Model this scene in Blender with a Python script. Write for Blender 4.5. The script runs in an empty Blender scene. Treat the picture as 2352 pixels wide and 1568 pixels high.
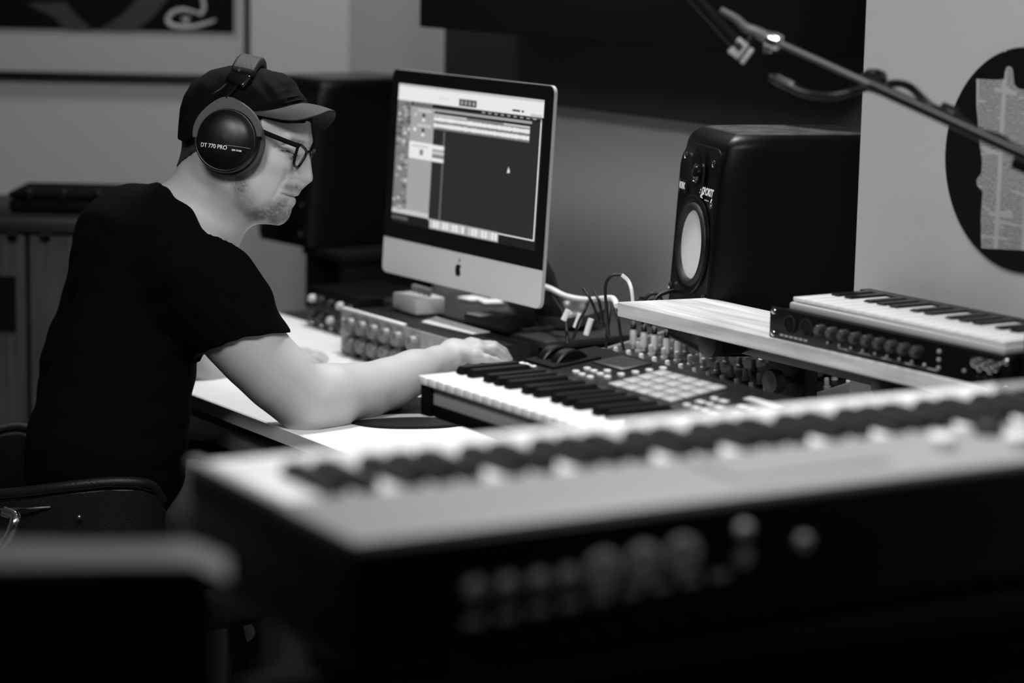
import bpy, bmesh, math, random
import numpy as np
from mathutils import Vector, Matrix
random.seed(7)
PI = math.pi
SC = bpy.context.scene
COL = SC.collection
# ------------------------------------------------------------------ camera, world, lights, exposure
PITCH, ROLL, CAMZ = math.radians(9.5), math.radians(1.15), 1.52
FPX = 85.0 / 36.0 * 2352.0
cam = bpy.data.cameras.new('camera'); cam.lens = 85.0; cam.sensor_width = 36.0
cam.clip_start = 0.05; cam.clip_end = 60
cam.dof.use_dof = True; cam.dof.focus_distance = 3.76; cam.dof.aperture_fstop = 2.35
cam_o = bpy.data.objects.new('camera', cam); COL.objects.link(cam_o)
CAMR = Matrix.Rotation(PI/2 - PITCH, 3, 'X') @ Matrix.Rotation(ROLL, 3, 'Z')
cam_o.matrix_world = Matrix.Translation((0, 0, CAMZ)) @ CAMR.to_4x4()
SC.camera = cam_o
SC.view_settings.view_transform = 'Standard'; SC.view_settings.look = 'None'
SC.view_settings.gamma = 1.0; SC.view_settings.exposure = 0.0
SC.view_settings.use_curve_mapping = False
w = bpy.data.worlds.new('world'); SC.world = w; w.use_nodes = True
w.node_tree.nodes['Background'].inputs[0].default_value = (.5, .5, .5, 1)
w.node_tree.nodes['Background'].inputs[1].default_value = 0.02

def area(name, loc, target, size, power, spread=180, sizey=None):
    l = bpy.data.lights.new(name, 'AREA'); l.energy = power; l.size = size; l.spread = math.radians(spread)
    if sizey: l.shape = 'RECTANGLE'; l.size_y = sizey
    o = bpy.data.objects.new(name, l); COL.objects.link(o)
    o.location = loc
    o.rotation_euler = (Vector(target) - Vector(loc)).to_track_quat('-Z', 'Y').to_euler()
    return o
def spot(name, loc, target, power, angle, blend=.5, radius=.05):
    l = bpy.data.lights.new(name, 'SPOT'); l.energy = power; l.spot_size = math.radians(angle)
    l.spot_blend = blend; l.shadow_soft_size = radius
    o = bpy.data.objects.new(name, l); COL.objects.link(o); o.location = loc
    o.rotation_euler = (Vector(target) - Vector(loc)).to_track_quat('-Z', 'Y').to_euler()
    return o
spot('desk_spotlight', (-.02, 4.35, 2.5), (-.15, 4.05, .74), 125, 84, .7, .16)
area('ceiling_downlight', (-.50, 4.85, 2.55), (-.45, 5.5, 1.5), .3, 8)
area('face_fill', (-.75, 1.9, 2.5), (-.35, 3.7, 1.0), .5, 9, 100)  # added fill for the face, from the front left
area('synthesizer_fill', (.25, 2.45, 2.5), (.15, 2.2, 1.1), .35, 7, 100)  # added light to brighten the foreground synthesizer keys
area('wall_fill', (.1, 2.0, 2.5), (.6, 3.2, 1.1), .4, 22)  # added light to brighten the right wall and the foreground

# ------------------------------------------------------------------ frames: the desk runs along LV, its user looks along DV
LV = Vector((.5505, -.8348, 0)); DV = Vector((.8348, .5505, 0))
YAW = math.atan2(LV.y, LV.x)
def LD(l, d, z=0.0): return LV*l + DV*d + Vector((0, 0, z))
CAMP = Vector((0, 0, CAMZ))
def ray(px, py):
    return CAMR @ Vector(((px-1176)/FPX, -(py-784)/FPX, -1.0))
def P(px, py, Y):                     # the place seen at px,py at distance Y into the room
    r = ray(px, py); return CAMP + r*(Y/r.y)
def PZ(px, py, z):                    # ... at height z
    r = ray(px, py); return CAMP + r*((z-CAMZ)/r.z)
def PN(px, py, n, c):                 # ... on the plane n.x = c
    r = ray(px, py); return CAMP + r*((c - n.dot(CAMP))/n.dot(r))
def toLD(v): return v.dot(LV), v.dot(DV), v.z

# ------------------------------------------------------------------ materials
def mat(name, g, rough=.5, metal=0.0, spec=.5, bump=0, bscale=200, vary=0, vscale=20, coat=0, emit=0, alpha=1, stretch=None):
    m = bpy.data.materials.new(name); m.use_nodes = True
    nt = m.node_tree; b = nt.nodes['Principled BSDF']
    b.inputs['Base Color'].default_value = (g, g, g, 1)
    b.inputs['Roughness'].default_value = rough; b.inputs['Metallic'].default_value = metal
    b.inputs['Specular IOR Level'].default_value = spec
    if coat: b.inputs['Coat Weight'].default_value = coat; b.inputs['Coat Roughness'].default_value = .08
    if emit:
        b.inputs['Emission Color'].default_value = (1, 1, 1, 1); b.inputs['Emission Strength'].default_value = emit
    if alpha < 1: b.inputs['Alpha'].default_value = alpha
    if bump or vary:
        tc = nt.nodes.new('ShaderNodeTexCoord'); src = tc.outputs['Object']
        if stretch:
            mp = nt.nodes.new('ShaderNodeMapping'); mp.inputs['Scale'].default_value = stretch
            nt.links.new(src, mp.inputs[0]); src = mp.outputs[0]
    if bump:
        n = nt.nodes.new('ShaderNodeTexNoise'); n.inputs['Scale'].default_value = bscale; n.inputs['Detail'].default_value = 4
        nt.links.new(src, n.inputs['Vector'])
        bp = nt.nodes.new('ShaderNodeBump'); bp.inputs['Strength'].default_value = bump; bp.inputs['Distance'].default_value = .002
        nt.links.new(n.outputs['Fac'], bp.inputs['Height']); nt.links.new(bp.outputs[0], b.inputs['Normal'])
    if vary:
        n = nt.nodes.new('ShaderNodeTexNoise'); n.inputs['Scale'].default_value = vscale; n.inputs['Detail'].default_value = 5
        nt.links.new(src, n.inputs['Vector'])
        r = nt.nodes.new('ShaderNodeValToRGB')
        lo, hi = max(0, g*(1-vary)), min(1, g*(1+vary))
        r.color_ramp.elements[0].position = .3; r.color_ramp.elements[1].position = .7
        r.color_ramp.elements[0].color = (lo, lo, lo, 1); r.color_ramp.elements[1].color = (hi, hi, hi, 1)
        nt.links.new(n.outputs['Fac'], r.inputs[0]); nt.links.new(r.outputs[0], b.inputs['Base Color'])
    return m
def emat(name, g):
    m = bpy.data.materials.new(name); m.use_nodes = True; nt = m.node_tree
    b = nt.nodes['Principled BSDF']; b.inputs['Base Color'].default_value = (.01, .01, .01, 1)
    b.inputs['Roughness'].default_value = .25
    b.inputs['Emission Color'].default_value = (g, g, g, 1); b.inputs['Emission Strength'].default_value = 1.0
    return m
M = dict(
    wall=mat('painted_plaster', .50, .85, bump=.25, bscale=120),
    wall_w=mat('white_plaster', .42, .85, bump=.2, bscale=120),
    ceil=mat('ceiling_paint', .5, .9), floor=mat('dark_carpet', .05, .95, bump=.5, bscale=300),
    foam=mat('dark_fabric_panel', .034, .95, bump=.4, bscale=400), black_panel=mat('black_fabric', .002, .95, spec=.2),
    desk=mat('white_laminate', .80, .38, vary=.02, vscale=6), deskedge=mat('grey_edging', .55, .5),
    wood=mat('pale_pine', .58, .5, vary=.28, vscale=5, stretch=(1.2, 14, 14)),
    oak=mat('dark_grained_wood', .045, .6, vary=.45, vscale=7, stretch=(14, 14, .7)),
    blk=mat('black_plastic', .003, .36, spec=.22), blk_m=mat('matt_black', .003, .8, spec=.12), blk_g=mat('gloss_black', .004, .12, coat=.3),
    vinyl=mat('black_vinyl_wrap', .002, .40, spec=.16, bump=.06, bscale=500), dark=mat('charcoal_plastic', .014, .45, spec=.35),
    rubber=mat('rubber', .005, .5, spec=.35), leather=mat('black_leather', .006, .5, spec=.4, bump=.5, bscale=220),
    chrome=mat('chrome', .75, .15, metal=1), steel=mat('brushed_steel', .45, .35, metal=1), alu=mat('anodised_aluminium', .62, .42, metal=.4),
    silver=mat('silver_plastic', .27, .45), grey=mat('grey_plastic', .25, .5), lgrey=mat('light_grey_plastic', .5, .5),
    white=mat('white_plastic', .78, .4), key=mat('ivory_white_key', .82, .25), bkey=mat('black_key', .004, .3, spec=.4), bkey_m=mat('worn_black_key', .010, .5, spec=.3), plug=mat('nickel', .9, .3, metal=.45), screwm=mat('dark_screw', .16, .3, metal=1),
    pad=mat('grey_rubber_pad', .33, .55, vary=.2, vscale=60), paper=mat('white_paper', .85, .8), cone=mat('pale_woven_cone', .74, .3, bump=.25, bscale=900),
    print_white=mat('white_printing', .8, .6), print_grey=mat('grey_printing', .35, .6), vinylrec=mat('vinyl_record', .004, .5, spec=.15),
    shirt=mat('black_cotton', .0028, .95, spec=.04, bump=.25, bscale=700), cap=mat('black_cap_cotton', .0028, .9, spec=.08, bump=.2, bscale=700),
    denim=mat('dark_denim', .02, .9), hair=mat('dark_cropped_hair', .035, .7, bump=1, bscale=600, vary=.6, vscale=300),
    mount=mat('picture_mount_board', .42, .8), glass=mat('clear_lens', .8, .05, alpha=.16), cable_w=mat('white_cable', .8, .4),
    eye=mat('eye_white', .45, .15), iris=mat('dark_iris', .01, .1), foamgrey=mat('dark_velour', .05, .95),
)
# paler mottled colour on the upward faces of the speaker cabinets
_nt = M['vinyl'].node_tree; _b = _nt.nodes['Principled BSDF']; _g = _nt.nodes.new('ShaderNodeNewGeometry'); _s = _nt.nodes.new('ShaderNodeSeparateXYZ')
_nt.links.new(_g.outputs['True Normal'], _s.inputs[0]); _r = _nt.nodes.new('ShaderNodeMapRange'); _r.inputs[1].default_value = .93; _r.inputs[2].default_value = .998; _nt.links.new(_s.outputs['Z'], _r.inputs[0])
_tc = _nt.nodes.new('ShaderNodeTexCoord'); _n = _nt.nodes.new('ShaderNodeTexNoise'); _n.inputs['Scale'].default_value = 26; _n.inputs['Detail'].default_value = 6; _nt.links.new(_tc.outputs['Object'], _n.inputs['Vector'])
_mu = _nt.nodes.new('ShaderNodeMath'); _mu.operation = 'MULTIPLY'; _nt.links.new(_r.outputs[0], _mu.inputs[0]); _nt.links.new(_n.outputs['Fac'], _mu.inputs[1])
_mx = _nt.nodes.new('ShaderNodeMix'); _mx.data_type = 'RGBA'; _nt.links.new(_mu.outputs[0], _mx.inputs[0]); _mx.inputs[6].default_value = (.002, .002, .002, 1); _mx.inputs[7].default_value = (.14, .14, .14, 1)
_nt.links.new(_mx.outputs[2], _b.inputs['Base Color'])
# ------------------------------------------------------------------ mesh building
def Rz(a): return Matrix.Rotation(a, 4, 'Z')
def Rx(a): return Matrix.Rotation(a, 4, 'X')
def Ry(a): return Matrix.Rotation(a, 4, 'Y')
def T(x, y=0, z=0):
    return Matrix.Translation(x if isinstance(x, (Vector, tuple)) else (x, y, z))
def align(d):
    return Vector(d).to_track_quat('Z', 'Y').to_matrix().to_4x4()
class MB:
    def __init__(s): s.v = []; s.f = []; s.m = []; s.mi = 0
    def add(s, vs, fs, X=None):
        o = len(s.v)
        for p in vs:
            p = Vector(p)
            s.v.append(X @ p if X else p)
        for f in fs: s.f.append([i+o for i in f]); s.m.append(s.mi)
        return s
    def box(s, x0, x1, y0, y1, z0, z1, X=None, b=0, seg=2):
        bm = bmesh.new(); bmesh.ops.create_cube(bm, size=1)
        for v in bm.verts:
            v.co = Vector(((x0+x1)/2 + v.co.x*(x1-x0), (y0+y1)/2 + v.co.y*(y1-y0), (z0+z1)/2 + v.co.z*(z1-z0)))
        if b:
            b = min(b, .45*min(abs(x1-x0), abs(y1-y0), abs(z1-z0)))
            bmesh.ops.bevel(bm, geom=bm.edges[:], offset=b, segments=seg, profile=.5, affect='EDGES')
        bm.verts.index_update()
        s.add([v.co.copy() for v in bm.verts], [[v.index for v in f.verts] for f in bm.faces], X); bm.free(); return s
    def lathe(s, prof, n=32, X=None, caps=True):      # profile (radius, height)
        vs = []; fs = []; k = len(prof)
        for r, h in prof:
            for i in range(n):
                a = 2*PI*i/n; vs.append((r*math.cos(a), r*math.sin(a), h))
        for j in range(k-1):
            for i in range(n):
                fs.append([j*n+i, j*n+(i+1) % n, (j+1)*n+(i+1) % n, (j+1)*n+i])
        if caps and prof[0][0] > 1e-6: fs.append(list(range(n))[::-1])
        if caps and prof[-1][0] > 1e-6: fs.append([(k-1)*n+i for i in range(n)])
        return s.add(vs, fs, X)
    def cyl(s, r, h, n=24, X=None, b=0, r2=None):
        r2 = r if r2 is None else r2
        if b: p = [(r-b, 0), (r-b*.3, b*.3), (r, b), (r2, h-b), (r2-b*.3, h-b*.3), (r2-b, h)]
        else: p = [(r, 0), (r2, h)]
        return s.lathe(p, n, X)
    def rod(s, a, b, r, n=14, r2=None):
        a = Vector(a); b = Vector(b)
        return s.cyl(r, (b-a).length, n, T(a) @ align(b-a), r2=r2)
    def tube(s, pts, r, n=10, sub=8, X=None, closed=False):
        p = [Vector(q) for q in pts]; path = []
        if len(p) > 2:
            m = len(p)
            for i in range(m if closed else m-1):
                p0 = p[(i-1) % m] if closed or i > 0 else p[0]*2-p[1]
                p1 = p[i]; p2 = p[(i+1) % m]
                p3 = p[(i+2) % m] if closed or i+2 < m else p[-1]*2-p[-2]
                for j in range(sub):
                    t = j/sub
                    path.append(.5*((2*p1) + (-p0+p2)*t + (2*p0-5*p1+4*p2-p3)*t*t + (-p0+3*p1-3*p2+p3)*t**3))
            if not closed: path.append(p[-1])
        else: path = p
        k = len(path); vs = []; fs = []
        up = Vector((0, 0, 1)); 
        for i, q in enumerate(path):
            if closed: t = path[(i+1) % k]-path[i-1]
            else: t = path[min(i+1, k-1)]-path[max(i-1, 0)]
            t.normalize()
            if i == 0:
                up = Vector((0, 0, 1)) if abs(t.z) < .9 else Vector((1, 0, 0))
            sx = t.cross(up); sx.normalize(); up = sx.cross(t); up.normalize()
            rr = r(i/(k-1)) if callable(r) else r
            for j in range(n):
                a = 2*PI*j/n; vs.append(q + sx*math.cos(a)*rr + up*math.sin(a)*rr)
        for i in range(k if closed else k-1):
            for j in range(n):
                a, b2 = i*n, ((i+1) % k)*n
                fs.append([a+j, a+(j+1) % n, b2+(j+1) % n, b2+j])
        if not closed: fs.append(list(range(n))[::-1]); fs.append([(k-1)*n+j for j in range(n)])
        return s.add(vs, fs, X)
    def prism(s, poly, z0, z1, X=None):     # outline in x,y raised from z0 to z1
        n = len(poly)
        vs = [(x, y, z0) for x, y in poly] + [(x, y, z1) for x, y in poly]
        fs = [[i, (i+1) % n, n+(i+1) % n, n+i] for i in range(n)] + [list(range(n))[::-1], list(range(n, 2*n))]
        return s.add(vs, fs, X)
    def ball(s, c, r, X=None, sc=(1, 1, 1), n=20):
        prof = [(max(0, r*math.sin(PI*i/12)), -r*math.cos(PI*i/12)) for i in range(13)]
        Y = T(*c) @ Matrix.Diagonal((*sc, 1))
        return s.lathe(prof, n, (X @ Y) if X else Y)
    def sheet(s, rows, th=0, X=None):
        """grid surface; th gives it thickness along its normal"""
        R = [[Vector(p) for p in r] for r in rows]; a, b = len(R), len(R[0])
        if not th:
            return s.add([p for r in R for p in r], [[i*b+j, i*b+j+1, (i+1)*b+j+1, (i+1)*b+j] for i in range(a-1) for j in range(b-1)], X)
        N = []
        for i in range(a):
            for j in range(b):
                u = R[min(i+1, a-1)][j]-R[max(i-1, 0)][j]; v = R[i][min(j+1, b-1)]-R[i][max(j-1, 0)]
                nn = u.cross(v)
                N.append(nn.normalized() if nn.length > 1e-12 else Vector((0, 0, 1)))
        top = [p for r in R for p in r]; k = a*b
        vs = [p + n*th/2 for p, n in zip(top, N)] + [p - n*th/2 for p, n in zip(top, N)]
        fs = []
        for i in range(a-1):
            for j in range(b-1):
                q = [i*b+j, i*b+j+1, (i+1)*b+j+1, (i+1)*b+j]
                fs.append(q); fs.append([x+k for x in q[::-1]])
        rim = [j for j in range(b)] + [i*b+b-1 for i in range(1, a)] + [(a-1)*b+j for j in range(b-2, -1, -1)] + [i*b for i in range(a-2, 0, -1)]
        for i in range(len(rim)):
            p, q = rim[i], rim[(i+1) % len(rim)]
            fs.append([q, p, p+k, q+k])
        return s.add(vs, fs, X)
    def mesh(s, name, mats, smooth=True, ang=38):
        me = bpy.data.meshes.new(name); me.from_pydata([tuple(v) for v in s.v], [], s.f)
        bm = bmesh.new(); bm.from_mesh(me); bmesh.ops.recalc_face_normals(bm, faces=bm.faces[:]); bm.to_mesh(me); bm.free()
        for m_ in (mats if isinstance(mats, (list, tuple)) else [mats]): me.materials.append(m_)
        if max(s.m, default=0): me.polygons.foreach_set('material_index', s.m)
        if smooth:
            me.polygons.foreach_set('use_smooth', [True]*len(me.polygons)); me.set_sharp_from_angle(angle=math.radians(ang))
        return me
    def build(s, name, mats, parent=None, X=None, smooth=True, ang=38):
        o = bpy.data.objects.new(name, s.mesh(name, mats, smooth, ang)); COL.objects.link(o)
        if parent: o.parent = parent
        if X is not None: o.matrix_local = X
        return o
def carve(o, cut):
    c = cut.build('cutter', M['blk']); c.parent = o.parent; c.matrix_local = Matrix()
    md = o.modifiers.new('b', 'BOOLEAN'); md.operation = 'DIFFERENCE'; md.object = c; md.solver = 'EXACT'
    bpy.context.view_layer.update()
    me = bpy.data.meshes.new_from_object(o.evaluated_get(bpy.context.evaluated_depsgraph_get()))
    o.modifiers.clear(); o.data = me; bpy.data.objects.remove(c)
    me.polygons.foreach_set('use_smooth', [True]*len(me.polygons)); me.set_sharp_from_angle(angle=math.radians(40))
def tag(o, label, cat, group=None, kind=None):
    if label: o['label'] = label
    if cat: o['category'] = cat
    if group: o['group'] = group
    if kind: o['kind'] = kind
    return o
def thing(name, X, label, cat, group=None):
    o = bpy.data.objects.new(name, None); COL.objects.link(o); o.matrix_world = X
    o.empty_display_size = .05
    return tag(o, label, cat, group)
def inst(name, me, parent, X):
    o = bpy.data.objects.new(name, me); COL.objects.link(o); o.parent = parent; o.matrix_local = X; return o
def struct(name, mb, m, ang=38):
    o = mb.build(name, m); o['kind'] = 'structure'; return o
def text(name, body, size, parent, X, m, ext=.0003, shear=0, bold=0, spacing=1.0, width=1.0):
    c = bpy.data.curves.new(name, 'FONT'); c.body = body; c.size = size; c.extrude = ext; c.shear = shear
    c.offset = bold; c.align_x = 'CENTER'; c.align_y = 'CENTER'; c.space_character = spacing
    tmp = bpy.data.objects.new('t', c); COL.objects.link(tmp); bpy.context.view_layer.update()
    me = bpy.data.meshes.new_from_object(tmp.evaluated_get(bpy.context.evaluated_depsgraph_get())); me.name = name
    bpy.data.objects.remove(tmp); me.materials.clear(); me.materials.append(m)
    o = bpy.data.objects.new(name, me); COL.objects.link(o); o.parent = parent
    o.matrix_local = X @ Matrix.Diagonal((width, 1, 1, 1)); return o
def front(x, y, z, tilt=0):
    """text / disc frame on a face that looks along local -Y"""
    return T(x, y, z) @ Rx(PI/2 + tilt)
# ------------------------------------------------------------------ the room
WD, PD = 2.856, 2.383            # distance of the long wall and of the pier face along DV
YB = 5.8
c1 = LV*0 + DV*0
def onwall_at_Y(d, Y):           # x of the line DV.p = d at depth Y
    return (d - DV.y*Y)/DV.x
XC = onwall_at_Y(WD, YB)
pc = LD(-2.693, PD); pr = LD(-2.693, WD); pe = LD(.2, PD)
CORN = [(-3.0, -1.2), (-3.0, YB), (XC, YB), (pr.x, pr.y), (pc.x, pc.y), (pe.x, pe.y), (pe.x, -1.2)]
HT = 2.62
def wallseg(name, a, b, m, th=.1, z1=HT):
    a = Vector((*a, 0)); b = Vector((*b, 0)); d = (b-a).normalized(); n = Vector((-d.y, d.x, 0))   # outward side
    mb = MB(); mb.prism([(a.x, a.y), (b.x, b.y), ((b+n*th).x, (b+n*th).y), ((a+n*th).x, (a+n*th).y)], 0, z1)
    return struct(name, mb, m)
wallseg('wall_left', CORN[0], CORN[1], M['wall']); wallseg('wall_back', CORN[1], CORN[2], M['wall'])
wallseg('wall_behind_desk', CORN[2], CORN[3], M['wall'])
mb = MB(); mb.prism([(pc.x, pc.y), (pe.x, pe.y), ((LD(.2, WD)).x, (LD(.2, WD)).y), (pr.x, pr.y)], 0, HT); struct('wall_right', mb, M['wall_w'])
wallseg('wall_side', CORN[5], CORN[6], M['wall']); wallseg('wall_front', CORN[6], CORN[0], M['wall'])
mb = MB(); mb.prism(CORN, -.1, 0); struct('floor', mb, M['floor'])
mb = MB(); mb.prism(CORN, HT, HT+.1); struct('ceiling', mb, M['ceil'])
mb = MB(); mb.box(-3.0, XC-.02, YB-.015, YB, 0, .09, b=.004); struct('baseboard_back', mb, M['white'])

# acoustic panels on the long wall
def wp(px, py, d): return toLD(PN(px, py, DV, d))
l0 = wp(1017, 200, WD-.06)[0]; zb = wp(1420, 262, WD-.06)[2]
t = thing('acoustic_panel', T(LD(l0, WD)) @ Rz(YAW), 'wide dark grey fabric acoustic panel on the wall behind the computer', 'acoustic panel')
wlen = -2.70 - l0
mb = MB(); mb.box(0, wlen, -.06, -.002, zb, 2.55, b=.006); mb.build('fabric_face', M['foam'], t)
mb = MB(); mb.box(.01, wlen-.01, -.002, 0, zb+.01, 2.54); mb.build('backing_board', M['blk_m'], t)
l1, _, z1 = wp(962, 62, WD-.30); l2, _, z2 = wp(1830, 140, WD-.30)
t = thing('bass_trap', T(LD(l1, WD)) @ Rz(YAW), 'black box-shaped bass trap high above the computer screen, top edge of photo', 'acoustic panel')
mb = MB(); mb.box(0, l2-l1, -.30, -.07, z1, 2.6, b=.004); mb.build('fabric_cover', M['black_panel'], t)

# ------------------------------------------------------------------ picture on the far wall
yw = YB-.03
def fw(px, py): r = P(px, py, yw); return r.x, r.z
xr, zb_ = fw(572, 190); xi, zi = fw(536, 76)
pic = thing('framed_picture', T(xr, YB, zb_), 'large framed print with pale mount on the far wall behind the person', 'picture')
W_, H_ = 1.15, .95
mb = MB(); f_ = .010
mb.box(-W_, 0, -.035, -.002, 0, .016, b=.002); mb.box(-W_, 0, -.035, -.002, H_-.012, H_, b=.002)
mb.box(-.011, 0, -.035, -.002, .016, H_-.012, b=.002); mb.box(-W_, -W_+.011, -.035, -.002, .016, H_-.012, b=.002)
mb.build('picture_frame', M['blk'], pic)
mb = MB(); mb.box(-W_+.011, -.011, -.016, -.006, .016, H_-.012); mb.build('mount_board', M['mount'], pic)
dx, dz = xi-xr, zi-zb_
mb = MB(); mb.box(-W_-dx, dx, -.018, -.0165, dz, H_-dz); art = mb.build('print', M['blk_m'], pic)
mb = MB()
for k in (0,):
    mb.box(-W_-dx-.008, dx+.008, -.0165, -.0162, dz-.012, dz-.003); mb.box(dx+.003, dx+.010, -.0165, -.0162, dz-.003, H_-dz)
mb.build('print_border_line', M['grey'], pic)
def pl(px, py, off=.0195):
    r = P(px, py, YB-off); return (r.x-xr, -off, r.z-zb_)
mb = MB()      # grey band crossing the print
a = [pl(*q) for q in ((60, 8), (125, 40), (150, 69), (215, 71), (180, 40), (150, 5))]
b = [pl(*q) for q in ((225, 70), (310, 72), (350, 40), (400, -20), (330, -20), (280, 35))]
for s_ in (a, b): mb.add(s_ + [(x, y+.001, z) for x, y, z in s_], [list(range(6)), list(range(11, 5, -1))] + [[i, (i+1) % 6, 6+(i+1) % 6, 6+i] for i in range(6)])
mb.build('grey_band', mat('dull_grey_ink', .03, .7), pic)
mb = MB()
mb.tube([pl(455, 30), pl(420, 22), pl(395, 30), pl(385, 48), pl(400, 60), pl(440, 62), pl(470, 55), pl(495, 46)], lambda t: .006-.003*abs(2*t-1)**2, 8)
mb.tube([pl(458, 35), pl(468, 22), pl(466, 0), pl(464, -20)], .005, 8)
mb.tube([pl(418, 40), pl(430, 52), pl(428, 44), pl(436, 40)], .003, 8)
mb.build('pale_brush_figure', M['lgrey'], pic)

# ------------------------------------------------------------------ record with a newspaper cut-out on the pier
rc = PN(2352, 368, DV, PD-.004); RR = .1524
wallX = T(rc) @ Rz(YAW) @ Rx(PI/2)          # x along the wall, y up, z towards the room
rec = thing('vinyl_record', wallX, 'black vinyl record carrying a pasted newspaper page, hung on the right wall', 'vinyl record')
prof = [(.0036, 0), (RR-.001, 0), (RR, .001), (RR-.001, .002)]
for i in range(26): r_ = RR-.003-i*.0034; prof.append((r_, .0021 if i % 2 else .0016))
prof.append((.0036, .002)); mb = MB(); mb.lathe(prof, 96); mb.build('disc', M['vinylrec'], rec)
inv = wallX.inverted()
def rp(px, py, h=.0025):
    q = inv @ PN(px, py, DV, PD-.004-h); return (q.x, q.y)
edge = [(2243, 181), (2275, 183), (2307, 182), (2308, 168), (2312, 155), (2318, 152), (2325, 158), (2328, 175), (2330, 195), (2340, 204), (2352, 206),
        (2400, 214), (2440, 230), (2450, 330), (2440, 480), (2420, 578), (2352, 575), (2300, 572), (2254, 570), (2253, 500), (2257, 440), (2244, 425), (2243, 412),
        (2254, 398), (2256, 370), (2250, 330), (2247, 290), (2243, 240)]
news = bpy.data.materials.new('newsprint'); news.use_nodes = True; nt = news.node_tree; bs = nt.nodes['Principled BSDF']
tc = nt.nodes.new('ShaderNodeTexCoord'); sp = nt.nodes.new('ShaderNodeSeparateXYZ'); nt.links.new(tc.outputs['Object'], sp.inputs[0])
def mth(op, a, b=None):
    n = nt.nodes.new('ShaderNodeMath'); n.operation = op
    for i, q in enumerate((a, b)):
        if q is None: continue
        if isinstance(q, (int, float)): n.inputs[i].default_value = q
        else: nt.links.new(q, n.inputs[i])
    return n.outputs[0]
line = mth('GREATER_THAN', mth('FRACT', mth('MULTIPLY', sp.outputs['Y'], 330)), .42)
wn = nt.nodes.new('ShaderNodeTexNoise'); wn.inputs['Scale'].default_value = 1
mp = nt.nodes.new('ShaderNodeMapping'); mp.inputs['Scale'].default_value = (900, 330, 1); nt.links.new(tc.outputs['Object'], mp.inputs[0]); nt.links.new(mp.outputs[0], wn.inputs['Vector'])
word = mth('GREATER_THAN', wn.outputs['Fac'], .45)
col_ = mth('LESS_THAN', mth('FRACT', mth('MULTIPLY', mth('ADD', sp.outputs['X'], .0905), 19)), .84)
para = nt.nodes.new('ShaderNodeTexNoise'); para.inputs['Scale'].default_value = 1
mp2 = nt.nodes.new('ShaderNodeMapping'); mp2.inputs['Scale'].default_value = (14, 75, 1); nt.links.new(tc.outputs['Object'], mp2.inputs[0]); nt.links.new(mp2.outputs[0], para.inputs['Vector'])
pm = mth('LESS_THAN', para.outputs['Fac'], .60)
ink = mth('MULTIPLY', mth('MULTIPLY', line, word), mth('MULTIPLY', col_, pm))
rmp = nt.nodes.new('ShaderNodeMix'); rmp.data_type = 'RGBA'; nt.links.new(ink, rmp.inputs[0])
rmp.inputs[6].default_value = (.36, .36, .36, 1); rmp.inputs[7].default_value = (.07, .07, .07, 1); nt.links.new(rmp.outputs[2], bs.inputs['Base Color']); bs.inputs['Roughness'].default_value = .8
mb = MB(); mb.prism([rp(*e) for e in edge], .0022, .0027); mb.build('newspaper_cutting', news, rec)
mb = MB(); q = rp(2311, 118); mb.ball((q[0], q[1], .004), .0016); mb.build('pin', M['chrome'], rec)
# ------------------------------------------------------------------ desk
def X_LD(l, d, z, a=0): return T(LD(l, d, z)) @ Rz(YAW + a)
DZ = .74
L0, L1, D0, D1 = -4.42, -2.2, 1.775, 2.325
PANX = [toLD(PN(px_, 1000, DV, D0+.20))[0]-L0 for px_ in (400, 520)]
desk = thing('desk', X_LD(L0, D0, 0), 'white laminate desk the person leans on, with a thin drawer front below its edge', 'desk')
DL = L1-L0; DW = D1-D0
mb = MB(); mb.prism([(.32, .002), (DL, .002), (DL, DW), (0, DW), (0, .32), (.02, .22), (.09, .11), (.19, .035)], DZ-.024, DZ); o = mb.build('desktop', M['desk'], desk); md = o.modifiers.new('b', 'BEVEL'); md.width = .0015; md.limit_method = 'ANGLE'; md.angle_limit = 1.2
mb = MB(); mb.box(.32, DL, 0, .0018, DZ-.0235, DZ-.001); mb.build('edge_band', M['deskedge'], desk)
mb = MB(); mb.box(.36, DL-.06, .03, .048, DZ-.085, DZ-.05, b=.003); mb.build('drawer_front', M['silver'], desk)
mb = MB(); mb.box(.36, DL-.06, .05, DW-.08, DZ-.08, DZ-.07); mb.build('drawer_tray', M['deskedge'], desk)
for x in (.30, DL-.05): mb = MB(); mb.box(x, x+.04, .05, DW-.03, 0, DZ-.024, b=.003); mb.build('side_panel', M['deskedge'], desk)
mb = MB(); mb.box(PANX[0], PANX[1], .20, .222, 0, DZ-.09, b=.002); mb.build('support_panel', M['lgrey'], desk)
rt = thing('side_table', X_LD(-4.45, 2.346, 0), 'low dark table pushed against the back of the white desk', 'table')
mb = MB(); mb.box(0, 1.565, 0, .47, .715, .735, b=.003); mb.build('tabletop', M['dark'], rt)
for x in (.03, 1.49):
    for y in (.03, .40): mb = MB(); mb.box(x, x+.04, y, y+.04, 0, .715, b=.003); mb.build('leg', M['blk'], rt)

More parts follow.
